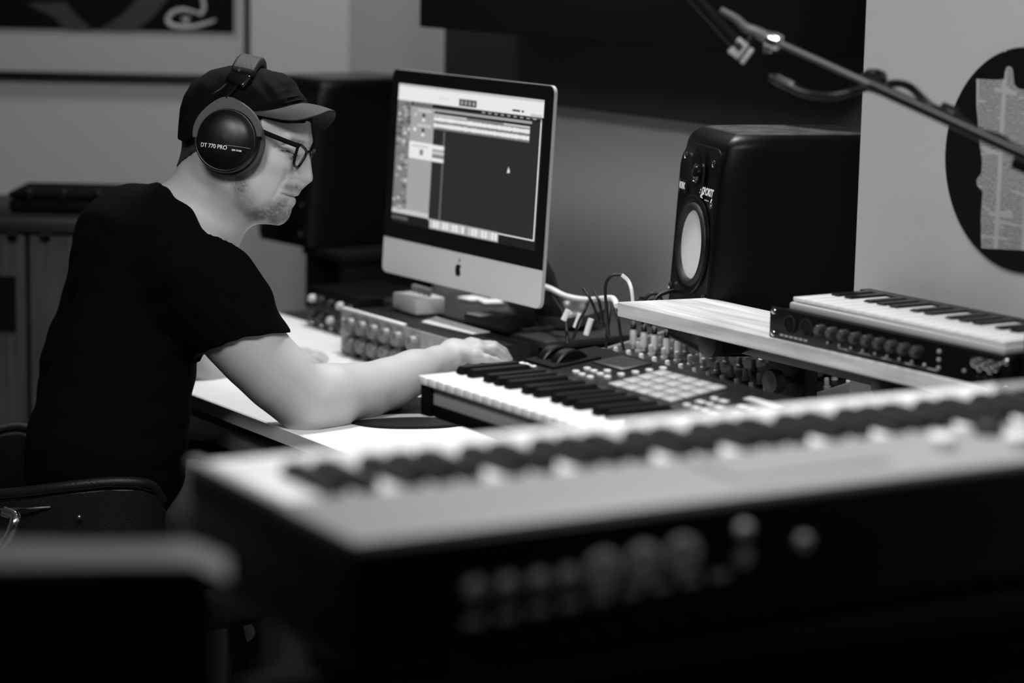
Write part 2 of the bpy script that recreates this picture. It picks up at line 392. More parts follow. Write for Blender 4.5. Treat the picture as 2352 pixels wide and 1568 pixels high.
# ------------------------------------------------------------------ studio monitors
def speaker(X, label, first=None):
    t = thing('studio_monitor', X, label, 'speaker', 'pair of studio monitors')
    W, D, H = .226, .29, .353
    tilt = math.radians(3.6)
    def fy(z): return .062*max(0, z-.05) + .5*max(0, z-.27)**2*4      # the front leans back, more so at the top
    # body: rounded plan swept upwards, top edge rolled over
    def plan(z, ins):
        x1 = W/2-ins; y0 = fy(z)+ins*.9; y1 = D-ins*.4; R = .024; r2 = .012; RY = .068
        pts = []
        for cx, cy, r, a0 in ((x1-R, y0+RY, R, -90), (x1-r2, y1-r2, r2, 0), (-x1+r2, y1-r2, r2, 90), (-x1+R, y0+RY, R, 180)):
            for i in range(9):
                a = math.radians(a0 + 90*i/8); pts.append((cx+r*math.cos(a), cy+math.sin(a)*(RY if r == R else r), z))
        return pts
    lev = [(0, .004), (.004, 0)] + [(.03*i, 0) for i in range(1, 11)] + [(H-.024+.024*math.sin(a), .024*(1-math.cos(a))) for a in [PI/2*i/8 for i in range(9)]]
    rings = [plan(z, i) for z, i in lev]; n = len(rings[0]); mb = MB(); fs = []
    for j in range(len(rings)-1):
        for i in range(n): fs.append([j*n+i, j*n+(i+1) % n, (j+1)*n+(i+1) % n, (j+1)*n+i])
    fs.append(list(range(n))[::-1]); fs.append([(len(rings)-1)*n+i for i in range(n)])
    mb.add([p for r in rings for p in r], fs); body = mb.build('cabinet', M['vinyl'], t, ang=60)
    cut = MB(); cut.cyl(.0675, .08, 64, T(0, fy(.167), .167) @ Rx(PI/2 - tilt) @ T(0, 0, -.045)); carve(body, cut)
    F = lambda x, z, off=0: T(x, fy(z)-off, z) @ Rx(PI/2 - tilt*1.0)      # frame on the baffle: x right, y up, z out
    # raised inner baffle plate
    def rr(x0, x1, z0, z1, r, k=8):
        out = []
        for cx, cz, a0 in ((x1-r, z0+.01, -90), (x1-r, z1-r, 0), (x0+r, z1-r, 90), (x0+r, z0+.01, 180)):
            q = r if cz > .2 else .01
            cx = cx if cz > .2 else (x1-.01 if a0 == -90 else x0+.01)
            for i in range(k+1):
                a = math.radians(a0+90*i/k); out.append((cx+q*math.cos(a), cz+q*math.sin(a)))
        return out
    pl_ = rr(-.092, .092, .012, .327, .035)
    mb = MB(); rows = [[(x, fy(z)-.003, z) for x, z in pl_]]; n = len(pl_)
    vs = [(x, fy(z)+.004, z) for x, z in pl_] + [(x, fy(z)-.0022, z) for x, z in pl_] + [(x*.985, fy(z)-.0034, .17+(z-.17)*.992) for x, z in pl_]
    fs = [[i, (i+1) % n, n+(i+1) % n, n+i] for i in range(n)] + [[n+i, n+(i+1) % n, 2*n+(i+1) % n, 2*n+i] for i in range(n)] + [[2*n+i for i in range(n)]]
    fs.append([i for i in range(n)][::-1]); mb.add(vs, fs); bp0 = mb.build('baffle_plate', M['blk'], t, ang=50); carve(bp0, cut)
    # woofer
    wz = .167; Wd = F(0, wz, .0036)
    mb = MB(); mb.lathe([(.0805, -.002), (.0805, .001), (.078, .0026), (.074, .0022), (.070, .0005), (.068, -.002)], 64, Wd, False); mb.build('woofer_ring', M['blk'], t)
    mb = MB(); mb.lathe([(.069, .000), (.067, .0035), (.063, .0055), (.059, .0035), (.0565, -.001), (.055, -.003)], 64, Wd, False); sr = mb.build('rubber_surround', M['rubber'], t)
    mb = MB(); mb.lathe([(.0555, -.0025), (.0545, -.003), (.040, -.012), (.024, -.0205), (.018, -.0235), (0, -.0235)], 64, Wd); mb.build('woofer_cone', M['cone'], t, ang=80)
    mb = MB(); mb.lathe([(.0235, -.0215), (.0215, -.0160), (.0155, -.0115), (.008, -.0095), (0, -.009)], 40, Wd); mb.build('dust_cap', M['blk'], t)
    # tweeter with dished guide
    Tw = F(0, .282, .0036)
    mb = MB(); mb.lathe([(.040, .0004), (.036, .0006), (.030, .0002), (.022, -.001), (.016, -.003)], 48, Tw @ Matrix.Diagonal((.9, 1.15, 1, 1)), False); mb.build('tweeter_guide', M['blk'], t, ang=80)
    mb = MB(); mb.lathe([(.0165, .001), (.0165, .0035), (.0150, .004), (.0140, .002), (.0135, .0015), (.0115, .0055), (.007, .0085), (0, .0095)], 40, Tw); mb.build('tweeter_dome', M['blk_g'], t, ang=50)
    for x, z in ((-.068, .305), (.068, .303), (-.083, .088), (.080, .090), (-.080, .03), (.080, .03)):
        mb = MB(); mb.lathe([(.0062, .0002), (.0062, .0022), (.0048, .0022), (.0042, .0006), (.0042, .0016), (.002, .0024), (0, .0024)], 20, F(x, z, .0034)); mb.build('screw', M['screwm'], t)
    mb = MB(); mb.box(-.019, .019, -.011, .011, 0, .0012, F(-.066, .2555, .0034), b=.001); bdg = mb.build('badge', M['blk_g'], t)
    text('badge_lettering', 'KRK', .0150, bdg, F(-.066, .2555, .0047), M['print_white'], ext=.0001, bold=.0003, width=.95)
    text('model_lettering', 'ROKIT', .0165, t, F(.058, .2570, .0036), M['print_white'], ext=.0001, bold=.0006, shear=.25, width=.95)
    text('size_numeral', '6', .021, t, F(.076, .2405, .0036), M['print_white'], ext=.0001, bold=.0008)
        # swoosh before the word
    mb = MB()
    for k, (x, y) in enumerate(((-.0, .003), (-.003, -.002), (.001, -.006))):
        mb.prism([(x-.008, y), (x+.004, y+.006), (x+.009, y+.004), (x, y-.001), (x+.006, y-.004), (x-.004, y-.003)], 0, .0003, F(.028, .2550, .0035))
    mb.build('logo_mark', M['print_white'], t)
    mb = MB(); mb.prism([(-.010, -.001), (.010, -.001), (.010, .001), (-.010, .001)], 0, .0003, F(.054, .2440, .0035)); mb.build('logo_bar', M['print_grey'], t)
    mb = MB(); mb.box(-.085, .085, D+.0002, D+.006, .05, .30, b=.002); mb.build('amplifier_plate', M['dark'], t)
    return t
# place by the near lower front corner
def spk_X(px, py, Y, phi, z):
    c = P(px, py, Y); R = Rz(math.radians(phi)); off = R @ Vector((.226/2, .02, 0))
    return T(c.x-off.x, c.y-off.y, z) @ R
SZ = .868
speaker(spk_X(1663, 600, 3.78, -75, SZ), 'black studio monitor with pale cone and chrome-glinting tweeter beside the right wall')
speaker(spk_X(735, 500, 5.02, -52, SZ), 'black studio monitor behind the face of the person, partly hidden by the screen')
s1 = bpy.data.objects['studio_monitor'].matrix_world.translation; s2 = bpy.data.objects['studio_monitor.001'].matrix_world.translation
def riser(l, d, w, dp, z1, label, z0=.735):
    t = thing('speaker_riser', X_LD(l, d, z0), label, 'speaker stand', 'risers under the studio monitors')
    mb = MB(); mb.box(0, w, 0, dp, 0, .018, b=.002); mb.box(0, .018, .002, dp, .018, z1-z0-.018); mb.box(w-.018, w, .002, dp, .018, z1-z0-.018); mb.build('frame', M['blk_m'], t)
    mb = MB(); mb.box(-.005, w+.005, -.004, dp+.004, z1-z0-.018, z1-z0-.0005, b=.002); mb.build('top_plate', M['blk_m'], t)
a = toLD(s1); riser(a[0]-.04, 2.642, .20, .16, SZ, 'black riser under the studio monitor beside the right wall, mostly hidden')
a = toLD(s2); riser(a[0]+.045, a[1]+.03, .16, .22, SZ, 'black riser under the studio monitor behind the screen')

# ------------------------------------------------------------------ preamp rack with big knobs
RX = X_LD(-3.93, 2.205, DZ)
t = thing('rack_preamp', RX, 'grey-faced rack unit with two rows of big knobs on the desk', 'audio rack unit')
mb = MB(); mb.box(.004, .48, .004, .11, .003, .0825, b=.002); mb.build('casing', M['dark'], t)
mb = MB(); mb.box(0, .484, 0, .004, .002, .0835, b=.001); mb.build('front_panel', mat('brushed_grey_faceplate', .30, .4, vary=.25, vscale=30), t)
mb = MB(); mb.box(.006, .23, -.002, .008, .0838, .0880, b=.0015); mb.build('white_lip', M['white'], t)
for r in range(2):
    for c in range(6):
        x = .048+c*.043 + (c > 4)*.01; z = .060 - r*.034
        mb = MB(); mb.lathe([(.0175, 0), (.0175, .003), (.0150, .004), (.0140, .013), (.0125, .015), (0, .015)], 28, T(x, 0, z) @ Rx(PI/2)); k = mb.build('knob', mat('dull_grey_knob', .16, .4) if (r, c) == (0, 0) else bpy.data.materials['dull_grey_knob'], t)
        mb = MB(); mb.box(-.0008, .0008, .001, .009, .0148, .0156, T(x, 0, z) @ Rx(PI/2)); mb.build('pointer', M['blk'], k)
        if c < 5:
            mb = MB(); mb.cyl(.0062, .009, 14, T(x+.0215, 0, z-.016) @ Rx(PI/2)); mb.build('switch', M['blk'], t)
mb = MB(); mb.ball((.014, -.001, .068), .0035); mb.build('indicator_lamp', M['chrome'], t)
for x in (.008, .476): mb = MB(); mb.cyl(.003, .0015, 12, T(x, 0, .012) @ Rx(PI/2)); mb.build('screw', M['steel'], t)

# wide black platform carrying the computer, behind the rack front
pf = thing('computer_platform', X_LD(-4.02, 2.346, DZ), 'black low platform that carries the computer', 'platform')
mb = MB(); mb.box(0, .57, 0, .33, .068, .0825, b=.004); mb.build('top_board', mat('dark_lacquered_board', .03, .35), pf)
for x in (.02, .53): mb = MB(); mb.box(x, x+.02, .012, .31, 0, .068); mb.build('side_board', M['blk'], pf)
# black half-rack unit to the left
t = thing('effects_unit', X_LD(-4.235, 2.30, DZ), 'black half-width effects unit with small knobs below the far monitor', 'audio rack unit')
mb = MB(); mb.box(0, .205, .004, .17, .004, .082, b=.002); mb.build('casing', M['blk'], t)
mb = MB(); mb.box(-.002, .207, 0, .004, .003, .083, b=.001); mb.build('front_panel', M['blk'], t)
for i in range(5):
    for r in range(2):
        mb = MB(); mb.lathe([(.008, 0), (.007, .010), (.006, .011), (0, .011)], 16, T(.025+i*.038, 0, .06-r*.034) @ Rx(PI/2)); mb.build('knob', M['dark'] if (i+r) % 3 else M['lgrey'], t)
for i in range(4): mb = MB(); mb.ball((.02+i*.04, -.001, .010), .004); mb.build('jack_socket', M['chrome'], t)
for x in (.01, .19):
    for y in (.02, .15): mb = MB(); mb.cyl(.007, .004, 12, T(x, y, 0)); mb.build('rubber_foot', M['rubber'], t)

# ------------------------------------------------------------------ desktop computer
cz = PZ(1070, 640, .90)
im = toLD(P(1060, 600, 4.285))
IT = math.radians(-3.0)
imac = thing('desktop_computer', T(LD(im[0]-.012, im[1], .822)) @ Rz(YAW+math.radians(.5)), 'all-in-one desktop computer with black-bordered lit screen and silver chin', 'computer')
IW, IH, chin = .528, .380, .067
BX = T(0, 0, .072) @ Rx(IT)         # screen body frame, bottom centre of the face
def rrect(x0, x1, z0, z1, r, k=7):
    o = []
    for cx, cz_, a0 in ((x1-r, z0+r, -90), (x1-r, z1-r, 0), (x0+r, z1-r, 90), (x0+r, z0+r, 180)):
        for i in range(k+1):
            a = math.radians(a0+90*i/k); o.append((cx+r*math.cos(a), cz_+r*math.sin(a)))
    return o
Fx = Rx(PI/2)       # (x, y, z) -> (x, -z, y): y up, z out towards the user
out = rrect(-IW/2, IW/2, 0, IH, .014)
mb = MB(); n = len(out)
lay = [(1, 0.0), (1, -.006), (.985, -.009), (.75, -.028), (.35, -.042)]
cx0, cz0 = 0, IH/2
vs = [(cx0+(x-cx0)*s_, cz0+(y-cz0)*s_, h) for s_, h in lay for x, y in out]
fs = [[j*n+i, j*n+(i+1) % n, (j+1)*n+(i+1) % n, (j+1)*n+i] for j in range(len(lay)-1) for i in range(n)] + [list(range(n)), [(len(lay)-1)*n+i for i in range(n)][::-1]]
mb.add(vs, fs, BX @ Fx); mb.build('aluminium_shell', M['alu'], imac, ang=45)
def clip(pts, lo=None, hi=None):
    return [(x, min(max(y, lo if lo is not None else -9), hi if hi is not None else 9)) for x, y in pts]
mb = MB(); mb.prism(clip(rrect(-IW/2+.0008, IW/2-.0008, .0008, IH, .0135), hi=chin-.0004), .0003, .0012, BX @ Fx); ch = mb.build('chin', mat('satin_silver_chin', .70, .5), imac)
mb = MB(); mb.prism(clip(rrect(-IW/2+.0008, IW/2-.0008, 0, IH-.0008, .0135), lo=chin), .0003, .0016, BX @ Fx); gl = mb.build('black_glass_border', M['blk_m'], imac)
# fruit-shaped logo on the chin
mb = MB(); ap = [(0, .0092), (.0035, .0105), (.0070, .0095), (.0084, .0070), (.0065, .0045), (.0060, .0010), (.0075, -.0025), (.0092, -.0040), (.0070, -.0085), (.0045, -.0112), (.0020, -.0108), (0, -.0100),
    (-.0022, -.0108), (-.0048, -.0112), (-.0078, -.0075), (-.0092, -.0020), (-.0092, .0035), (-.0070, .0085), (-.0035, .0105)]
mb.prism([(x*1.0, y*1.0+.035) for x, y in ap], .0012, .0016, BX @ Fx)
mb.prism([(.0002, .0485), (.0004, .0520), (.0030, .0560), (.0048, .0567), (.0046, .0530), (.0025, .0495)], .0012, .0016, BX @ Fx)
mb.build('logo', M['blk'], ch)
# the lit picture
sw, sh = .476, .257; sx0 = -sw/2; sz1 = IH-.0255
GR = [.006, .017, .09, .20, .36, .55, .80]
EM = [emat('screen_grey_%d' % i, g) for i, g in enumerate(GR)]
mb = MB()
def ui(u0, v0, u1, v1, g, lv=1):
    mb.mi = g; x0, x1 = sx0+u0*sw, sx0+u1*sw; y1, y0 = sz1-v0*sh, sz1-v1*sh; h = .0017+.00012*lv
    mb.add([(x0, y0, h), (x1, y0, h), (x1, y1, h), (x0, y1, h)], [[0, 1, 2, 3]], BX @ Fx)
ui(0, 0, 1, 1, 0, 0)
ui(0, 0, 1, .118, 6); ui(0, 0, 1, .018, 5, 2); ui(.30, .07, .37, .076, 5, 2); ui(.44, .06, .56, .108, 0, 2); ui(.80, .085, .85, .098, 1, 2); ui(.86, .085, .875, .098, 1, 2); ui(.92, .10, .99, .13, 5, 2)
for i in range(4): ui(.452+i*.027, .07, .468+i*.027, .098, 4, 3)
ui(0, .118, .10, .93, 3)                                   # inspector column
rs = random.Random(3)
for i in range(60):
    v = .13+rs.random()*.76; u = rs.random()*.08; wd = .01+rs.random()*.025; ui(u, v, u+wd, v+.008+rs.random()*.018, rs.choice([2, 4, 4, 5, 2, 5]), 2+i % 3)
ui(0, .895, .27, .93, 5, 2)
ui(.10, .118, .27, .93, 4); ui(.10, .118, .27, .15, 1, 2)
for i in range(7): ui(.12+i*.02, .125, .13+i*.02, .14, 4, 3)
for j, v in enumerate((.165, .27)):
    ui(.15, v, .25, v+.02, 5, 2); ui(.185, v+.03, .205, v+.055, 1, 2); ui(.185, v+.065, .205, v+.085, 6, 2); ui(.125, v+.03, .145, v+.055, 6 if j else 5, 2)
ui(.10, .40, .27, .52, 6, 2); ui(.12, .425, .24, .432, 4, 3); ui(.18, .45, .205, .49, 3, 3)
ui(.27, .118, 1, .93, 1); ui(.27, .118, 1, .150, 0, 2); ui(.27, .150, .93, .168, 4, 2); ui(.27, .168, .93, .182, 0, 2)
for i in range(9): ui(.60+i*.042, .128, .622+i*.042, .137, 4, 3)
ui(.27, .185, .92, .292, 3, 2); ui(.27, .185, .50, .200, 5, 3); ui(.75, .185, .92, .198, 5, 3)
for v in (.208, .252):
    for i in range(90):
        a_ = .010+.006*rs.random(); u = .27+i*.65/90; ui(u, v+.012-a_, u+.65/90, v+.012+a_, 6, 4)
ui(.27, .40, .355, .525, 3, 2); ui(.27, .405, .355, .435, 6, 3); ui(.27, .445, .355, .47, 5, 3); ui(.27, .495, .355, .52, 6, 3)
ui(.343, .30, .353, .92, 2, 2); ui(.349, .30, .353, .92, 3, 3)
ui(.985, .13, .992, .935, 6, 2); ui(.27, .930, .992, .938, 6, 3); ui(0, .938, 1, 1, 0, 1); ui(.0, .95, .12, .975, 2, 2)
ui(.28, .925, .76, .995, 4, 4)
for i in range(21):
    u = .285+i*.0225
    if i != 11: ui(u, .935, u+.018, .985, 6 if i % 3 else 5, 5)
mb.mi = 6; px_, py_ = sx0+.80*sw, sz1-.50*sh; mb.add([(px_-.004, py_-.004, .0025), (px_+.005, py_-.003, .0025), (px_, py_+.007, .0025)], [[0, 1, 2]], BX @ Fx)
mb.build('screen', EM, imac, smooth=False)
# foot
mb = MB(); ft = [(-.10, 0), (.10, 0)]
rows = []
for y, z in ((.082, .004), (.12, .005), (.165, .008), (.176, .016), (.172, .04), (.150, .10), (.110, .16), (.052, .20)):
    wv = .095 if z < .03 else .085; rows.append([(x*wv, y, z) for x in (-1, -.5, 0, .5, 1)])
mb.sheet(rows, .006); mb.build('foot', mat('aluminium_dark_reflection', .22, .35, metal=.8), imac, ang=60)  # aluminium coloured darker, for the dark surroundings it reflects

# ------------------------------------------------------------------ things around the computer
def box_at(px, py, z): return toLD(PZ(px, py, z))
PT = .8226
# small white controller box with four sockets
q = toLD(PZ(955, 727, PT)); 
t = thing('direct_box', X_LD(q[0], q[1], PT, math.radians(-3)), 'small white box with four metal sockets on its top, on the rack', 'audio box')
mb = MB(); mb.box(-.095, 0, 0, .062, .002, .033, b=.004); mb.build('case', M['white'], t)
for x in (-.085, -.015):
    for y in (.01, .05): mb = MB(); mb.cyl(.005, .002, 10, T(x, y, 0)); mb.build('rubber_foot', M['rubber'], t)
for i in range(4): mb = MB(); mb.lathe([(.0040, 0), (.0040, .004), (.0062, .004), (.0062, .013), (.004, .0145), (0, .0145)], 16, T(-.080+i*.0190, .040, .033)); mb.build('socket', M['grey'], t)
# paper sheet
a = box_at(972, 742, PT-.0); 
mb = MB()
t = MB(); q1, q2, q3, q4 = [PZ(x, y, PT+.0012) for x, y in ((968, 740), (1085, 768), (1125, 763), (1000, 728))]
mb.add([q1, q2, q3, q4] + [q + Vector((0, 0, .0012)) for q in (q1, q2, q3, q4)], [[3, 2, 1, 0], [4, 5, 6, 7], [0, 1, 5, 4], [1, 2, 6, 5], [2, 3, 7, 6], [3, 0, 4, 7]])
tag(mb.build('note_paper', M['paper']), 'white sheet of note paper lying in front of the dark notebook', 'paper')
q = toLD(PZ(1112, 756, PT))
t = thing('notebook', X_LD(q[0], q[1], PT, math.radians(6)), 'thick dark notebook with a white label, below the screen', 'notebook')
mb = MB(); mb.box(-.060, .060, 0, .068, .001, .021, b=.003); mb.build('cover', M['dark'], t)
mb = MB(); mb.box(-.056, -.014, .003, .034, .0208, .0224, b=.0004); mb.build('label_sticker', M['paper'], t)
for i, (px, py, a_, lb) in enumerate(((1085, 690, .1, 'white note card lying left of the other card under the screen'), (1128, 697, -.3, 'white note card lying right of the other card under the screen'))):
    q = toLD(PZ(px, py, PT)); mb = MB(); mb.box(-.022, .022, -.02, .02, .001, .006, X_LD(q[0], q[1], PT, a_), b=.001)
    tag(mb.build('note_card', M['paper']), lb, 'card', 'note cards under the screen')

# ------------------------------------------------------------------ mixing desk with patch leads
mx = thing('mixing_console', X_LD(-3.4, 2.368, .7355), 'black mixing console covered in rows of pale knobs behind the pad keyboard', 'mixer')
mx.matrix_world = X_LD(-3.405, 2.368, .7355) 
MW, MD = .52, .265; tl = math.radians(7)
SX = T(0, 0, .05) @ Rx(tl)
mb = MB(); mb.add([(0, 0, 0), (MW, 0, 0), (MW, MD, 0), (0, MD, 0)] + [tuple(SX @ Vector(p)) for p in ((0, 0, 0), (MW, 0, 0), (MW, MD, 0), (0, MD, 0))],
                  [[3, 2, 1, 0], [4, 5, 6, 7], [0, 1, 5, 4], [1, 2, 6, 5], [2, 3, 7, 6], [3, 0, 4, 7]]); mb.build('casing', M['blk'], mx)
mb = MB(); mb.box(.004, MW-.004, .004, MD-.004, .0003, .003, SX); mb.build('control_panel', M['dark'], mx)
for x in (-.008, MW): mb = MB(); mb.prism([(0, 0), (MD, 0), (MD, .105), (0, .062)], 0, .008, T(x, 0, 0) @ Rz(PI/2) @ Rx(PI/2)); mb.build('end_cheek', M['silver'], mx)
caps = [M['lgrey'], M['white'], M['silver'], M['lgrey'], M['white'], M['grey']]
kmesh = {}
for m_ in ('lgrey', 'white', 'silver', 'grey'):
    b_ = MB(); b_.lathe([(.0062, 0), (.0062, .005), (.0045, .006), (.0042, .018), (.0032, .0195), (0, .0195)], 14); kmesh[m_] = b_.mesh('knob', M[m_])
cm = MB(); cm.lathe([(.0035, 0), (.0035, .0012), (0, .0012)], 12); capm = cm.mesh('cap', M['white'])
rs = random.Random(5)
for c in range(13):
    for r in range(5):
        k = inst('knob', kmesh[['lgrey', 'white', 'lgrey', 'silver', 'white', 'grey'][r]], mx, SX @ T(.03+c*.0375, .03+r*.048, .003))
# jack plugs standing in the console's rear sockets
pl_m = MB(); pl_m.lathe([(.0032, 0), (.0032, .006), (.0058, .007), (.0062, .030), (.0048, .034), (.0045, .050), (.0030, .056)], 16); plm = pl_m.mesh('barrel', M['plug'])
bb = MB(); bb.lathe([(.0050, .034), (.0045, .052), (.0030, .068), (.0026, .078)], 12); bbm = bb.mesh('strain_relief', M['blk'])
def plug(px, py, z, lean=0, lean2=0):
    base = PZ(px, py, z); 
    t = thing('jack_plug', T(base) @ Rz(YAW) @ Rx(lean) @ Ry(lean2), 'chrome jack plug with black lead standing in the console', 'plug', 'jack plugs standing in the mixing console')
    inst('barrel', plm, t, T(0, 0, .0)); inst('strain_relief', bbm, t, Matrix()); return t
plugs = []
for i, (px, py) in enumerate(((1454, 800), (1478, 806), (1502, 812), (1530, 820), (1556, 826), (1614, 842))):
    l, d, _ = toLD(PZ(px, py, .82));     z_ = .82
    for _k in range(6):
        l, d, _ = toLD(PZ(px, py, z_)); z_ = .7355+.05+math.tan(tl)*(d-2.368)+.0045
    pg = plug(px, py, z_, 0, 0); plugs.append(pg)
    pg['label'] = ['leftmost of the six', 'second from the left of the six', 'third from the left of the six', 'fourth from the left of the six', 'fifth from the left of the six', 'rightmost of the six'][i] + ' chrome jack plugs standing in the mixing console'
    top = pg.matrix_world @ Vector((0, 0, .078))
    c = LD(*[a_+b_ for a_, b_ in zip(toLD(top)[:2], (.01*(i-3), .07))], .80)
    mb = MB(); mb.tube([top - Vector((0, 0, .012)), top + Vector((0, 0, .004)), top + DV*.02 + Vector((0, 0, .010)), top + DV*.055 + Vector((0, 0, -.02)), LD(toLD(top)[0]+.01, toLD(top)[1]+.07, .84)], .0024, 8)
    c_ = mb.build('lead', M['blk'], None); c_.parent = pg; c_.matrix_parent_inverse = pg.matrix_world.inverted()
# ------------------------------------------------------------------ keyboards
def white_key_mesh(pitch, ln, name='white_key', m=None, lip=.0, th=.019):
    mb = MB(); g = .0006
    mb.box(g, pitch-g, 0, ln, -th, 0, b=.0012)
    if lip: mb.box(g, pitch-g, -lip, .02, -.003, 0.0002, b=.0008)
    return mb.mesh(name, m or M['key'])
def black_key_mesh(ln=.095, w_=.0105, h=.0115, m=None):
    mb = MB(); a = w_/2
    vs = [(-a-.0015, 0, -.004), (a+.0015, 0, -.004), (a+.0015, ln, -.004), (-a-.0015, ln, -.004), (-a, .005, h), (a, .005, h), (a, ln, h), (-a, ln, h), (-a-.0008, .001, h*.55), (a+.0008, .001, h*.55)]
    fs = [[3, 2, 1, 0], [4, 5, 6, 7], [0, 1, 9, 8], [8, 9, 5, 4], [1, 2, 6, 5, 9], [3, 0, 8, 4, 7], [2, 3, 7, 6]]
    mb.add(vs, fs); return mb.mesh('black_key', m or M['bkey'])
BK = {0: .62, 1: 1.0-.0+.30+.0, 3: 0, 4: 0, 5: 0}
def lay_keys(parent, n, pitch, ln, z, y0, x0=0, kl=.095, start=0, bm_=None, wm=None, lip=.0, th=.019, bw=.0105, bh=.0115):
    wk = white_key_mesh(pitch, ln, m=wm, lip=lip, th=th); bk = black_key_mesh(kl, bw, bh, bm_)
    for i in range(n):
        inst('white_key', wk, parent, T(x0+i*pitch, y0, z))
        s = (i+start) % 7
        if s in (0, 1, 3, 4, 5) and i < n-1:
            off = {0: -.0022, 1: .0022, 3: -.003, 4: 0, 5: .003}[s]
            inst('black_key', bk, parent, T(x0+(i+1)*pitch+off, y0+ln-kl, z+.0002))
# ---- pad keyboard, raised above the front of the desk
KZ = .857
kb = thing('pad_keyboard', X_LD(-2.831, 1.711, KZ), 'black controller keyboard with pads and wheels beside the reaching hand', 'keyboard')
NK = 32; KW = NK*.0235; zt = .060; KP = .151; KD = .302
mb = MB(); mb.box(.001, KW+.012, .022, KD, .001, .045, b=.003); mb.build('casing', M['blk'], kb)
mb = MB(); mb.box(.001, .026, .004, .030, .004, zt-.0125, b=.002); mb.build('end_cheek', M['blk'], kb)
mb = MB(); mb.box(KW+.001, KW+.012, .002, KP, .004, zt-.002, b=.002); mb.build('end_cheek', M['blk'], kb)
lay_keys(kb, NK, .0235, .1505, zt, 0, 0, kl=.097, th=.0115, bw=.0118, bh=.0105)
mb = MB(); mb.box(.0265, KW, .010, .021, .022, zt-.0125, b=.001); mb.build('key_slip', M['lgrey'], kb)
mb = MB(); mb.box(.0265, KW, .012, .0215, .003, .0215, b=.001); mb.build('front_rail', M['blk'], kb)
PN_ = T(0, KP, zt+.001) @ Rx(math.atan(.1))
mb = MB(); mb.box(0, KW+.012, .001, .152, -.030, 0.003, PN_, b=.004); mb.build('control_panel', M['blk'], kb)
mb = MB(); mb.box(.004, KW-.004, .003, .009, .0031, .0050, PN_, b=.001); mb.build('felt_strip', M['dark'], kb)
mb = MB(); mb.box(-.004+.008, .078, .024, .108, .003, .0065, PN_, b=.003); mb.build('wheel_pod', M['blk_m'], kb)
for x in (.022, .056):
    mb = MB(); mb.lathe([(.031, 0), (.033, .002), (.033, .018), (.031, .020)], 40, PN_ @ T(x-.010, .066, -.012) @ Ry(PI/2)); mb.build('wheel', M['blk'], kb)
mb = MB(); mb.box(.088, .160, .084, .136, .003, .0052, PN_, b=.002); d_ = mb.build('display', M['dark'], kb)
mb = MB(); mb.box(.094, .154, .091, .129, .0053, .0056, PN_); mb.build('display_window', mat('unlit_display', .06, .2), d_)
mb = MB(); rs = random.Random(8)
for i in range(22):
    x = .097+.048*rs.random(); y = .094+.028*rs.random(); mb.box(x, x+.006, y, y+.0015, .0056, .0058, PN_)
mb.build('display_marks', M['dark'], d_)
mb = MB()
for (x, y) in ((0, 0), (.010, .001), (.020, -.001), (.031, 0)):
    mb.tube([(x, y-.003, 0), (x+.0025, y+.005, 0), (x+.005, y-.002, 0), (x+.0075, y+.004, 0), (x+.009, y-.003, 0)], .0009, 5, 5, PN_ @ T(.006, .014, .0032))
mb.tube([(-.002, -.006, 0), (.018, -.0055, 0), (.042, -.005, 0)], .0007, 5, 5, PN_ @ T(.006, .014, .0032)); mb.build('script_logo', M['print_white'], kb)
btn = MB(); btn.lathe([(.0056, 0), (.0056, .0028), (.0048, .0034), (0, .0036)], 18, Matrix.Diagonal((1.2, .85, 1, 1))); btm = btn.mesh('button', M['lgrey'])
for x, y in ((.120, .034), (.140, .030), (.161, .029), (.117, .055), (.136, .053), (.157, .049), (.178, .046), (.150, .066), (.181, .067), (.186, .088), (.191, .108), (.196, .128)): inst('button', btm, kb, PN_ @ T(x, y, .003))
pdm = MB(); pdm.box(-.0125, .0125, -.0108, .0108, 0, .004, b=.003); pdme = pdm.mesh('pad', M['pad'])
for i in range(5):
    for j in range(4): inst('pad', pdme, kb, PN_ @ T(.226+i*.0295-j*.002, .032+j*.0252, .003))
sb = MB(); sb.box(-.008, .008, -.005, .005, 0, .003, b=.0015); sbm = sb.mesh('small_button', M['lgrey'])
for i in range(6):
    for j in range(3):
        if (i+j) % 5 != 4: inst('small_button', sbm if (i+j) % 2 else btm, kb, PN_ @ T(.384+i*.0195, .026+j*.0225, .003))
mb = MB(); mb.box(.412, .480, .096, .110, .003, .0055, PN_, b=.001); mb.build('label_strip', M['lgrey'], kb)
for i in range(8):
    mb = MB(); mb.box(.525+i*.024, .533+i*.024, .03, .11, .003, .004, PN_); sl = mb.build('slider', M['dark'], kb)
    mb = MB(); mb.box(.523+i*.024, .535+i*.024, .06, .07, .004, .012, PN_, b=.001); mb.build('slider_cap', M['lgrey'], sl)
for x in (.16, .60):
    for y in (.10, .26): mb = MB(); mb.cyl(.010, .006, 14, T(x, y, -.005)); mb.build('rubber_foot', M['rubber'], kb)
rr_ = thing('keyboard_riser', X_LD(-2.831+.10, 1.785, DZ), 'black tiered riser lifting the pad keyboard above the white desk', 'stand')
mb = MB(); mb.box(0, .56, 0, .022, 0, KZ-DZ-.023, b=.003); mb.build('front_board', M['blk_m'], rr_)
mb = MB(); mb.box(0, .56, .190, .212, 0, KZ-DZ-.023, b=.003); mb.build('rear_board', M['blk_m'], rr_)
mb = MB(); mb.box(0, .56, 0, .212, KZ-DZ-.022, KZ-DZ-.0055, b=.003); mb.build('top_board', M['blk_m'], rr_)
